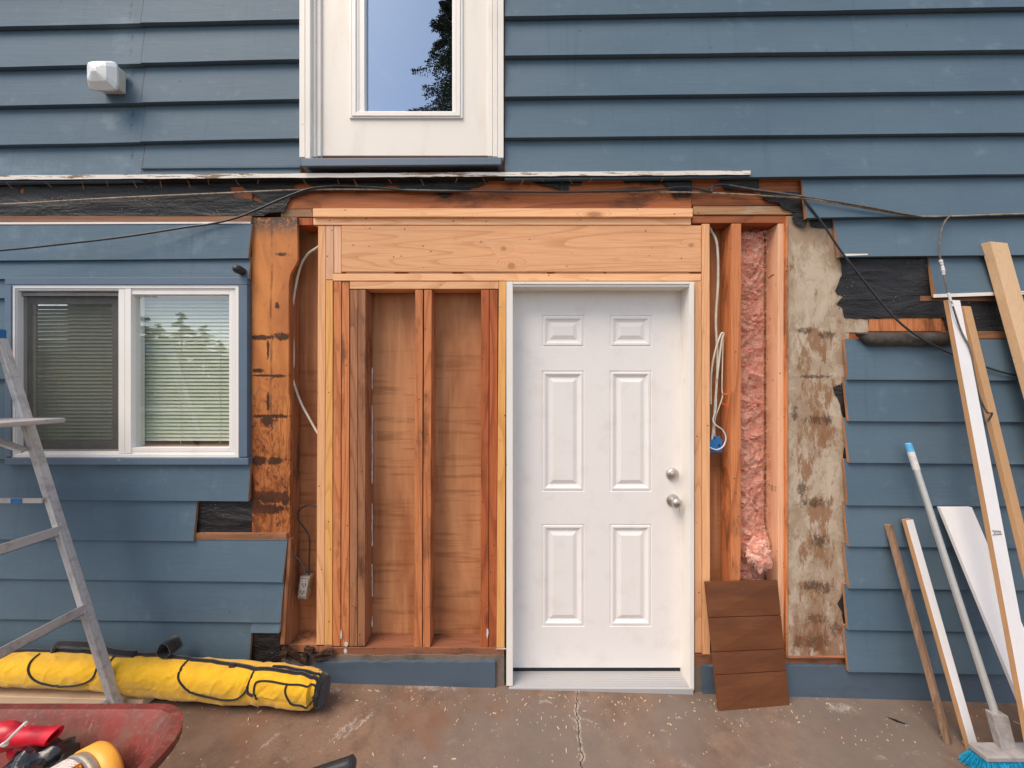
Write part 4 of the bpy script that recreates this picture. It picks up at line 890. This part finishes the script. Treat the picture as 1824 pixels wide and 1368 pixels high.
m = MB(); X = [(-260 + i * 2) for i in range(int(836 / 2) + 1)]; n = 64
vs = [bagpt(x, 2 * math.pi * k / n) for x in X for k in range(n)]
m.add(vs, [(i * n + k, (i + 1) * n + k, (i + 1) * n + (k + 1) % n, i * n + (k + 1) % n) for i in range(len(X) - 1) for k in range(n)])
m.add([vs[(len(X) - 1) * n + k] for k in range(n)] , [tuple(reversed(range(n)))]); m.add([vs[k] for k in range(n)], [tuple(range(n))])
m.build('bag_body', YELLOW, bag, smooth=True)
def bagpath(name, pts, r, mat, flat_=1.0, off=.002, n=6):
    m = MB(); sp = smooth_path([Vector((x, th, 0)) for x, th in pts], 8); m.tube([bagpt(v.x, v.y, off) for v in sp], r, n, flat_=flat_); return m.build(name, mat, bag, smooth=True)
def proj(v): t_ = (v.y + D) / D; return 912 + v.x / (S * t_), 684 - (v.z - H) / (S * t_)
def onbag(px, py):
    x = px; th = 0
    for _ in range(4):
        best = min(((abs(proj(bagpt(x, -.95 + k * .04))[1] - py), -.95 + k * .04) for k in range(75)), key=lambda q_: q_[0]); th = best[1]
        x += (px - proj(bagpt(x, th))[0]) * .9; x = min(x, 576)
    return (x, th)
def pipe(name, pts, r, n=6): return bagpath(name, [onbag(*p) for p in pts], r * 1.25, BLACKF, n=n)
pipe('piping', [(70, 1165), (58, 1176), (51, 1190), (54, 1203), (68, 1214), (98, 1221), (130, 1222), (155, 1215), (168, 1203), (177, 1185), (190, 1168)], .0034)
pipe('piping', [(203, 1170), (195, 1180), (189, 1194)], .0032)
pipe('piping', [(334, 1177), (322, 1192), (318, 1207), (326, 1222), (345, 1235), (380, 1243), (412, 1246), (430, 1240), (441, 1223), (452, 1197)], .0036)
pipe('piping', [(441, 1222), (442, 1233), (450, 1238)], .005)
pipe('piping', [(458, 1246), (453, 1236), (454, 1220), (460, 1213), (480, 1213), (510, 1218), (545, 1223), (565, 1226)], .0034)
pipe('piping', [(512, 1219), (508, 1230), (512, 1243), (522, 1254), (538, 1257), (552, 1254), (560, 1243), (565, 1228)], .0034)
pipe('zipper', [(-60, 1160), (0, 1161), (100, 1161), (200, 1166), (300, 1171), (350, 1177), (400, 1183), (450, 1191), (500, 1196), (540, 1201), (560, 1208), (569, 1220), (572, 1240)], .0075)
pipe('zipper', [(485, 1189), (510, 1190), (545, 1196), (570, 1203), (575, 1212), (575, 1235), (572, 1250)], .006)
m = MB(); m.add([bagpt(577, 2 * math.pi * k / 32, .006) + Vector((.004, 0, 0)) for k in range(32)] + [bagpt(570, 2 * math.pi * k / 32, .006) for k in range(32)], [tuple(reversed(range(32)))] + [(k, (k + 1) % 32, 32 + (k + 1) % 32, 32 + k) for k in range(32)]); m.build('end_panel', BLACKF, bag, smooth=True)
m = MB(); q = bagpt(*onbag(414, 1188), .004); m.box(q.x - .016, q.x + .016, q.y - .006, q.y + .004, q.z - .03, q.z + .012); m.build('zipper_pull', BLACKF, bag, bevel=.004)
m = MB()
for y, z in ((.30, 0), (.12, 0)): m.tube([bagpt(568, -.1 + y, .004), bagpt(575, -.1 + y * .5, .004)], .007, 6)
m.tube([bagpt(572, -.5, .004), bagpt(574, .35, .004)], .012, 8); m.build('buckle', BLACKP, bag)
m = MB(); pts = smooth_path([P(*p) for p in [(95, 1163, -.12), (101, 1150, -.12), (112, 1147, -.12), (140, 1148, -.13), (165, 1150, -.13), (200, 1161, -.14), (240, 1165, -.14)]])
m.tube(pts, .013, 8, flat_=1.2); m.build('strap', BLACKF, bag, smooth=True, label='folded black shoulder strap')
m = MB(); c = P(302, 1152, -.13); lp = []
for i in range(25): a_ = 2 * math.pi * i / 24; lp.append(c + Vector((math.sin(a_) * .034 * (1 + .15 * math.cos(3 * a_)), .0, math.cos(a_) * .037)))
vs = []
for p_ in lp: vs += [p_ + Vector((-.008, -.026, -.004)), p_ + Vector((.010, .022, .004))]
m.add(vs, [(2 * i, 2 * i + 2, 2 * i + 3, 2 * i + 1) for i in range(24)]); h = m.build('handle_loop', BLACKF, bag, smooth=True); so = h.modifiers.new('s', 'SOLIDIFY'); so.thickness = .005
m = MB(); m.tube([P(255, 1166, -.14), P(285, 1164, -.13), P(300, 1168, -.13), P(330, 1172, -.14)], .007, 6, flat_=1.5); m.build('strap', BLACKF, bag)

# ------------------------------------------------------------------ brown panel
m = MB(); C = [P(1281, 1266, 0)] ; bl = G(1281, 1267); br = G(1407, 1256); tl = P(1257, 1037, -.03); tr = P(1385, 1034, -.03)
lines = [0, .282, .288, .552, .558, .727, .733, 1]
nrm = (br - bl).cross(tl - bl).normalized(); nrm = nrm if nrm.y < 0 else -nrm
th = .014; mm = MB()
for i, (a, b) in enumerate(zip(lines, lines[1:])):
    dpt = 0 if i % 2 == 0 else .008
    e = [tl.lerp(bl, b), tr.lerp(br, b), tr.lerp(br, a), tl.lerp(bl, a)]
    mm.hexa([v - nrm * dpt for v in e] + [v - nrm * th for v in e])
mm.build('siding_sample', BROWN, bevel=.0008, label='brown stained wood panel with three grooves leaning by the door', cat='panel')

# ------------------------------------------------------------------ boards leaning at the right
def lean(name, top, foot, width, thick, mats, label, cat, twist=0.0, tk=None, cut=0.0, parent=None):
    ax = (top - foot).normalized(); nr = Vector((0, -1, 0)); nr = Matrix.Rotation(twist, 3, 'Z') @ nr; nr = (nr - ax * nr.dot(ax)).normalized(); wd = ax.cross(nr); wd = wd if wd.x > 0 else -wd
    h = wd * width; b = -nr * thick; m = MB()
    up_ = ax * (-h.z / ax.z); tb_ = b + ax * (-b.z / ax.z)
    m.hexa([foot, foot + h + up_, top + h + up_, top, foot + tb_, foot + h + up_ + tb_, top + h + up_ + tb_, top + tb_], [0, 1, 1, 1, 1, 1])
    return m.build(name, mats, parent, bevel=.0015, label=label, cat=cat)
lean('wood_stick', P(1585, 936, -.055), G(1693, 1329), .036, .022, [STICK, STICK], 'weathered brown wood stick, leftmost of the leaning pieces', 'stick', .5)
lean('trim_board', P(1614, 927, -.07), G(1731, 1341), .053, .020, [LEANW, MDF], 'short narrow white trim board with a tan edge beside the brown stick', 'board', .25)
lean('trim_board', P(1675, 904, -.075), P(1850, 1330, -.34), .165, .016, [LEANW, LEANW], 'wide white board tapering out of sight behind the tall white one', 'board', .05)
tb = lean('trim_board', P(1689, 534, -.10), P(1836, 1330, -.44), .076, .02, [LEANW, MDF], 'tall white trim board crossed by a hanging grey cable', 'board', .15)
# stamped mark on the tall board
def onb(u, v_, off=.0015):
    top, foot_ = P(1689, 534, -.10), P(1836, 1330, -.44); ax = (top - foot_).normalized(); nr = Matrix.Rotation(.15, 3, 'Z') @ Vector((0, -1, 0)); nr = (nr - ax * nr.dot(ax)).normalized(); wd = ax.cross(nr); wd = wd if wd.x > 0 else -wd
    return foot_ + ax * u + wd * v_ + nr * off
L_ = (P(1689, 534, -.10) - P(1836, 1330, -.44)).length; u0 = L_ * (1330 - 966) / (1330 - 534) * .93
m = MB()
for (ua, va, ub, vb) in ((0, .004, .004, .058), (.018, .006, .016, .052), (.0, .052, .018, .054), (.006, .014, .012, .020), (.006, .024, .013, .028), (.005, .034, .012, .038), (.004, .042, .011, .046)):
    w_ = .0016; a = onb(u0 + ua, va); b = onb(u0 + ub, vb); m.tube([a, b], w_, 4, flat_=.3)
m.build('stamped_mark', CABLE_G, tb)
lean('mdf_board', P(1716, 545, -.07), P(1882, 1230, -.26), .052, .020, [MDF, MDF], 'slim tan board standing behind the tall white one', 'board', .2)
lean('mdf_board', P(1764, 430, -.075), P(1990, 1240, -.22), .118, .035, [PALEBOARD, PALEBOARD], 'thick pale tan board at the right edge of the wall', 'board', .2, cut=.0)

# broom
br_ = empty('broom', P(1790, 1368, -.38), 'push broom with silver pole and bright cyan bristles leaning at right', 'broom')
tp_ = P(1617, 789, -.075); bt_ = P(1786, 1312, -.36); ax = (bt_ - tp_).normalized()
m = MB(); m.tube([tp_ + ax * .12, bt_], .0135, 14); m.build('pole', GALV, br_, smooth=True)
m = MB(); m.tube([tp_ + ax * .045, tp_ + ax * .135], .0150, 14); m.build('grip', SILVERW, br_, smooth=False)
m = MB(); m.tube([tp_, tp_ + ax * .006, tp_ + ax * .045], [.010, .0145, .0152], 14); m.build('end_cap', SKYB, br_)
hy = -.385; hl = P(1740, 1335, hy); m = MB()
m.box(hl.x, hl.x + .46, hy - .035, hy + .035, hl.z - .022, hl.z); m.build('broom_head', CLEARG, br_, bevel=.004)
m = MB(); sl, sr = P(1768, 1272, -.355), P(1797, 1276, -.355); bl_, br2 = P(1786, 1336, hy), P(1812, 1336, hy)
m.hexa([bl_, br2, sr, sl, bl_ + Vector((0, .03, 0)), br2 + Vector((0, .03, 0)), sr + Vector((0, .03, 0)), sl + Vector((0, .03, 0))]); m.build('socket', CLEARG, br_, bevel=.004)
m = MB()
for i in range(5200):
    x = hl.x + .005 + random.random() * .45; y = hy + random.uniform(-.03, .03); zb = hl.z - .02; fl_ = ((x - hl.x) / .46 - .5) * .05 + random.gauss(0, .014)
    a = Vector((x, y, zb)); b = Vector((x + fl_, y + (y - hy) * .9 + random.uniform(-.01, .01), gz(x) + random.uniform(.0, .012))); m.tube([a, a.lerp(b, .5), b], [.0011, .0012, .001], 3, caps=False)
m.build('bristles', CYAN, br_)

# ------------------------------------------------------------------ wheelbarrow and what lies in it
wbz = .60; wb = empty('wheelbarrow', (-1.4, -1.15, gz(-1.4)), 'scuffed red wheelbarrow in the lower left foreground', 'wheelbarrow')
def rr_loop(x0, x1, y0, y1, r, z, n=8):
    out = []
    for cx, cy, a0 in ((x1 - r, y1 - r, 0), (x0 + r, y1 - r, 90), (x0 + r, y0 + r, 180), (x1 - r, y0 + r, 270)):
        for i in range(n + 1): a_ = R(a0 + 90 * i / n); out.append(Vector((cx + r * math.cos(a_), cy + r * math.sin(a_), z)))
    return out
fx = P(300, 1290, 0); t_ = (H - wbz) / (S * (1257 - 684)); farY = D * t_ - D; rx = -.955
loops = [rr_loop(-2.15, rx, farY - .66, farY, .15, wbz - .022), rr_loop(-2.152, rx + .002, farY - .662, farY + .002, .15, wbz), rr_loop(-2.135, rx - .018, farY - .645, farY - .018, .135, wbz + .002), rr_loop(-2.12, rx - .035, farY - .63, farY - .034, .125, wbz - .012),
         rr_loop(-2.05, rx - .09, farY - .58, farY - .10, .12, wbz - .14), rr_loop(-1.95, rx - .17, farY - .50, farY - .17, .10, wbz - .26), rr_loop(-1.90, rx - .22, farY - .47, farY - .20, .08, wbz - .275)]
m = MB(); n = len(loops[0]); vs = [v for l in loops for v in l]
m.add(vs, [(i * n + k, (i + 1) * n + k, (i + 1) * n + (k + 1) % n, i * n + (k + 1) % n) for i in range(len(loops) - 1) for k in range(n)] + [tuple((len(loops) - 1) * n + k for k in range(n))])
tr_ = m.build('tray', TRAY, wb, smooth=True); so = tr_.modifiers.new('s', 'SOLIDIFY'); so.thickness = .004
for yy in (-1.0, -1.40):
    g = P(631, 1357, yy) if yy == -1.0 else Vector((-.42, -1.40, .6))
    g = Vector((g.x, yy, .595)); e = g + Vector((-.75, 0, -.235)); k_ = g.lerp(e, .17)
    m = MB(); m.tube([k_, e, e + Vector((-.6, 0, 0))], .018, 10); m.build('handle', PINE_H, wb, smooth=True)
    m = MB(); m.tube([g, g.lerp(e, .008), g.lerp(e, .02), g.lerp(e, .19)], [.013, .0195, .0185, .0165], 16); m.build('grip', BLACKP, wb, smooth=False)
    m = MB(); lx = -1.15; m.tube([(lx, yy, .34), (lx + .03, yy, gz(lx)), (lx - .1, yy, gz(lx)), (lx - .18, yy, .34)], .012, 8); m.build('leg', BLACKP, wb)
m = MB(); c = Vector((-2.25, -1.2, .19 + gz(-2.25))); ringp = [c + Vector((math.cos(a_) * .15, 0, math.sin(a_) * .15)) for a_ in [i * math.pi / 12 for i in range(25)]]; m.tube(ringp, .042, 10, caps=False); m.build('wheel', BLACKP, wb, smooth=True)
# tub
ty = -.98; c0 = P(164, 1408, ty); rad = .104
can = empty('plastic_tub', c0, 'white tub with printed label and orange yellow lid lying in the wheelbarrow', 'tub'); axv = Vector((.33, .93, -.17)).normalized()
def cyl(name, h0, h1, r, mat, extra=()):
    m = MB(); lathe(m, c0 + axv * h0, axv, [(0, r * .98), (.002, r), (h1 - h0 - .004, r), (h1 - h0, r * .97)] , 48); return m.build(name, mat, can, smooth=False)
def smoothcyl(name, prof, mat):
    m = MB(); lathe(m, c0, axv, prof, 56); o = m.build(name, mat, can); 
    for p_ in o.data.polygons: p_.use_smooth = len(p_.vertices) == 4
    return o
smoothcyl('tub_body', [(-.26, .001), (-.26, rad * .9), (-.04, rad * .985)], SILVERW)
smoothcyl('rim', [(-.041, rad * .95), (-.041, rad * 1.0), (-.034, rad * 1.015), (-.026, rad * .99), (-.020, rad * .99)], STEELBOX)
smoothcyl('lid', [(-.021, rad * .9), (-.021, rad * 1.03), (.012, rad * 1.03), (.020, rad * .98), (.021, .001)], LIDY)
def labelm():
    t = NT('printed_label'); v = t.obj(False)
    l1 = t.noise(t.mp(v, (60, 1, 60)), 5, 2); rows_ = t.mth('FRACT', t.mth('MULTIPLY', t.n('ShaderNodeSeparateXYZ', {0: v}).outputs[1], 160))
    tx = t.mth('MULTIPLY', t.sm(rows_, .45, .5), t.sm(l1, .42, .5)); blk = t.sm(t.noise(v, 16, 1), .46, .5)
    return t.fin(t.mix(t.mth('MULTIPLY', t.mth('MULTIPLY', tx, blk), .7), (.80, .72, .68), (.25, .23, .22)), .5, .4)
m = MB(); u = axv.orthogonal().normalized(); u = (Vector((0, 0, 1)) - axv * axv.z).normalized(); v2 = axv.cross(u); vs = []
NN = 40
for i in range(NN + 1):
    a_ = R(-120 + 240 * i / NN)
    for h in (-.235, -.050): vs.append(c0 + axv * h + (u * math.cos(a_) + v2 * math.sin(a_)) * (rad * (.985 if h > -.1 else .915) + .0012))
m.add(vs, [(2 * i, 2 * i + 2, 2 * i + 3, 2 * i + 1) for i in range(NN)]); m.build('label', labelm(), can, smooth=True)
# orange and dark emblem lettering near the rim (jagged strip of strokes)
m = MB()
def onc(h, ang, off=.003): return c0 + axv * h + (u * math.cos(ang) + v2 * math.sin(ang)) * (rad * .985 + off)
SGN = 1 if (v2.x > 0) else -1
m2 = MB()
a0 = .20
pl = [onc(-.046, SGN * a0), onc(-.046, SGN * (a0 + .55)), onc(-.092, SGN * (a0 + .60)), onc(-.085, SGN * (a0 + .1))]
for k in range(8):
    A0, A1 = a0 + k * .06, a0 + (k + 1) * .06
    m2.add([onc(-.047, SGN * A0), onc(-.047, SGN * A1), onc(-.085 + .006 * (k % 2), SGN * A1), onc(-.085 - .004 * (k % 2), SGN * A0)], [(0, 1, 2, 3)])
    if k < 7:
        m.tube([onc(-.052, SGN * (A0 + .012), .0045), onc(-.074, SGN * (A0 + .022), .0045)], .0022, 5)
        if k % 2: m.tube([onc(-.052, SGN * (A0 + .012), .0045), onc(-.053, SGN * (A0 + .055), .0045)], .0020, 5)
        if k % 3 == 0: m.tube([onc(-.074, SGN * (A0 + .02), .0045), onc(-.074, SGN * (A0 + .06), .0045)], .0020, 5)
m2.build('emblem_patch', flat('dark_red_print', (.14, .05, .02), .5), can); m.build('emblem_letters', flat('orange_print', (.85, .28, .03), .5), can)
# red spout
rs = empty('plastic_spout', P(40, 1330, -.95), 'bright red plastic spout tied with a white cord in the wheelbarrow', 'spout')
m = MB(); yy = -.95
A, B = P(14, 1312, yy), P(97, 1311, yy - .01); rings = []
vs = []; n = 20; K = [(0, .026), (.35, .024), (.75, .021), (1, .022)]
for u_, r in K:
    c = A.lerp(B, u_)
    for k in range(n): a_ = 2 * math.pi * k / n; vs.append(c + Vector((.010 * math.sin(a_) * (u_ ** 2), math.cos(a_) * r, math.sin(a_) * r)))
for u_, r in ((.98, .014), (.6, .013)):
    c = A.lerp(B, u_)
    for k in range(n): a_ = 2 * math.pi * k / n; vs.append(c + Vector((.008 * math.sin(a_), math.cos(a_) * r, math.sin(a_) * r)))
m.add(vs, [(i * n + k, i * n + (k + 1) % n, (i + 1) * n + (k + 1) % n, (i + 1) * n + k) for i in range(5) for k in range(n)]); m.build('tube', REDP, rs, smooth=True)
m = MB(); m.ball(P(6, 1312, yy), .055, .03, .038, 18, 12); m.ball(P(34, 1336, yy + .01), .030, .018, .027, 14, 10); m.build('body', REDP, rs, smooth=True)
m = MB(); m.tube(smooth_path([P(-10, 1334, yy - .045), P(10, 1322, yy - .045), P(26, 1306, yy - .042), P(46, 1287, yy - .03), P(46, 1292, yy - .01)]), .0032, 8); m.ball(P(8, 1326, yy - .042), .010, .006, .006); m.build('cord', WTIE, rs, smooth=True)
m = MB(); nn, mmn = 26, 16; vs = []
c = P(62, 1372, -.99)
for i in range(mmn + 1):
    a_ = math.pi * i / mmn
    for k in range(nn):
        b_ = 2 * math.pi * k / nn; d = Vector((math.sin(a_) * math.cos(b_), math.sin(a_) * math.sin(b_), math.cos(a_))); r = 1 + .35 * mnoise.noise(d * 2.2) + .15 * mnoise.noise(d * 6)
        vs.append(c + Vector((d.x * .075 * r, d.y * .07 * r, d.z * .055 * r)))
m.add(vs, [(i * nn + k, (i + 1) * nn + k, (i + 1) * nn + (k + 1) % nn, i * nn + (k + 1) % nn) for i in range(mmn) for k in range(nn)])
m.build('plastic_bag', flat('glossy_black_plastic', (.012, .013, .016), .25, .6, .3, 30, .8), smooth=True, label='crumpled black plastic bag beside the white tub', cat='bag')

# ------------------------------------------------------------------ chips of wood on the patio
m = MB()
for i in range(430):
    x = random.uniform(-1.3, 2.9) if i % 3 else random.gauss(.2, .5); y = -.06 - (random.random() ** 1.6 * 1.0 if i < 260 else random.random() ** 2 * .22); z = gz(x) + .002; l = random.choice([.0015, .002, .002, .003, .007]) * random.uniform(.6, 1.4); w_ = random.uniform(.0008, .0022); a_ = random.uniform(0, math.pi)
    dx, dy = math.cos(a_) * l, math.sin(a_) * l; ex, ey = -math.sin(a_) * w_, math.cos(a_) * w_
    b = [(x - dx - ex, y - dy - ey), (x + dx - ex, y + dy - ey), (x + dx + ex, y + dy + ey), (x - dx + ex, y - dy + ey)]
    m.hexa([(p[0], p[1], z + .002) for p in b] + [(p[0], p[1], z - .002) for p in b])
m.build('wood_chips', PINE_H, kind='stuff')
o = COL.objects['wood_chips']; o['label'] = 'pale wood chips and sawdust scattered on the patio'; o['category'] = 'debris'
m = MB(); q = G(1580, 1278); l = [(0, 0), (.03, -.012), (.05, -.03), (.062, -.034), (.045, -.035), (.02, -.026)]
m.add([(q.x + a, q.y + b - .0, gz(q.x + a) + .003) for a, b in l] + [(q.x + a, q.y + b, gz(q.x + a) + .001) for a, b in l], [(0, 1, 2, 3, 4, 5)] + [(i, (i + 1) % 6, 6 + (i + 1) % 6, 6 + i) for i in range(6)])
m.build('paper_scrap', TAR, label='small torn black paper scrap on the patio at right', cat='scrap')

# ------------------------------------------------------------------ trees behind the camera (seen in the glass)
def conifer(x, y, h, r, n, label, seed, leafs=9, fine=False):
    rnd = random.Random(seed); root = empty('conifer_tree', (x, y, -.45), label, 'tree', 'conifers reflected in the glass')
    m = MB(); m.tube([(x, y, -.45), (x + .1, y, h * .5), (x, y, h)], [.02 * h, .012 * h, .01], 8); m.build('trunk', BARK, root)
    m = MB(); z0 = h * .10
    for i in range(n):
        f = (i / n) ** .85; z = z0 + (h - z0) * f; L = r * (1 - f) ** .8 * rnd.uniform(.65, 1.1) + .12; a = rnd.uniform(0, 2 * math.pi); d = Vector((math.cos(a), math.sin(a), 0)); sd_ = Vector((-d.y, d.x, 0))
        pts = [Vector((x, y, z)) + d * L * u + Vector((0, 0, L * (.10 * u - .38 * u * u + .16 * u ** 4))) for u in (0, .25, .5, .75, 1)]
        m.tube(pts, [.02, .016, .012, .008, .003], 3, caps=False)
        for k in range(leafs * 2):
            u = .12 + .88 * k / (leafs * 2); j = min(3, int(u * 4)); p = pts[j].lerp(pts[j + 1], u * 4 - j); s_ = 1 if k % 2 else -1; w_ = L * (.15 if fine else .26) * (1.15 - u) + .07
            e = p + sd_ * s_ * w_ + d * w_ * .6 + Vector((0, 0, -w_ * rnd.uniform(.25, .8))); q_ = d * .055 + Vector((0, 0, .05))
            if fine:
                for b_ in range(7):
                    c_ = p.lerp(e, (b_ + rnd.random()) / 7); dd = Vector((rnd.uniform(-1, 1), rnd.uniform(-1, 1), rnd.uniform(-1.2, .3))).normalized(); ln = rnd.uniform(.05, .13); sw = dd.orthogonal().normalized() * .022
                    m.add([c_ - sw, c_ + dd * ln, c_ + sw], [(0, 1, 2)])
                continue
            m.add([p - q_, e, p + q_], [(0, 1, 2)]); m.add([p - q_ * .6, p.lerp(e, .55) + Vector((0, 0, -w_ * .5)), p + q_ * .6], [(0, 1, 2)])
    m.build('crown', NEEDLE, root)
conifer(-2.15, -12, 16.4, 5.0, 300, 'tall conifer behind the patio reflected in the upper door glass', 1, 14, True)
conifer(-12.2, -8.5, 8.5, 2.6, 240, 'near conifer reflected at the left edge of the right window pane', 2)
for i, (px, hy, dist, r) in enumerate(((262, 590, 26, 3.2), (300, 600, 30, 3.0), (322, 556, 32, 3.4), (345, 590, 36, 2.6), (366, 578, 30, 2.6), (392, 606, 38, 2.6), (280, 575, 34, 3), (230, 600, 26, 3.2), (200, 585, 30, 3.0), (150, 570, 28, 3.0), (415, 625, 40, 2.8), (450, 640, 44, 3))):
    xx = (px - 912) * S / D * dist; h = H + (684 - hy) * S / D * dist
    conifer(xx, -(dist - 2), h, r, 90, 'reflected far conifer, ' + ['second', 'fourth', 'tallest and fifth', 'sixth', 'seventh', 'eighth', 'third', 'first', 'hidden outer', 'far outer', 'ninth', 'tenth'][i] + ' from the left in the right pane', 10 + i, 7)
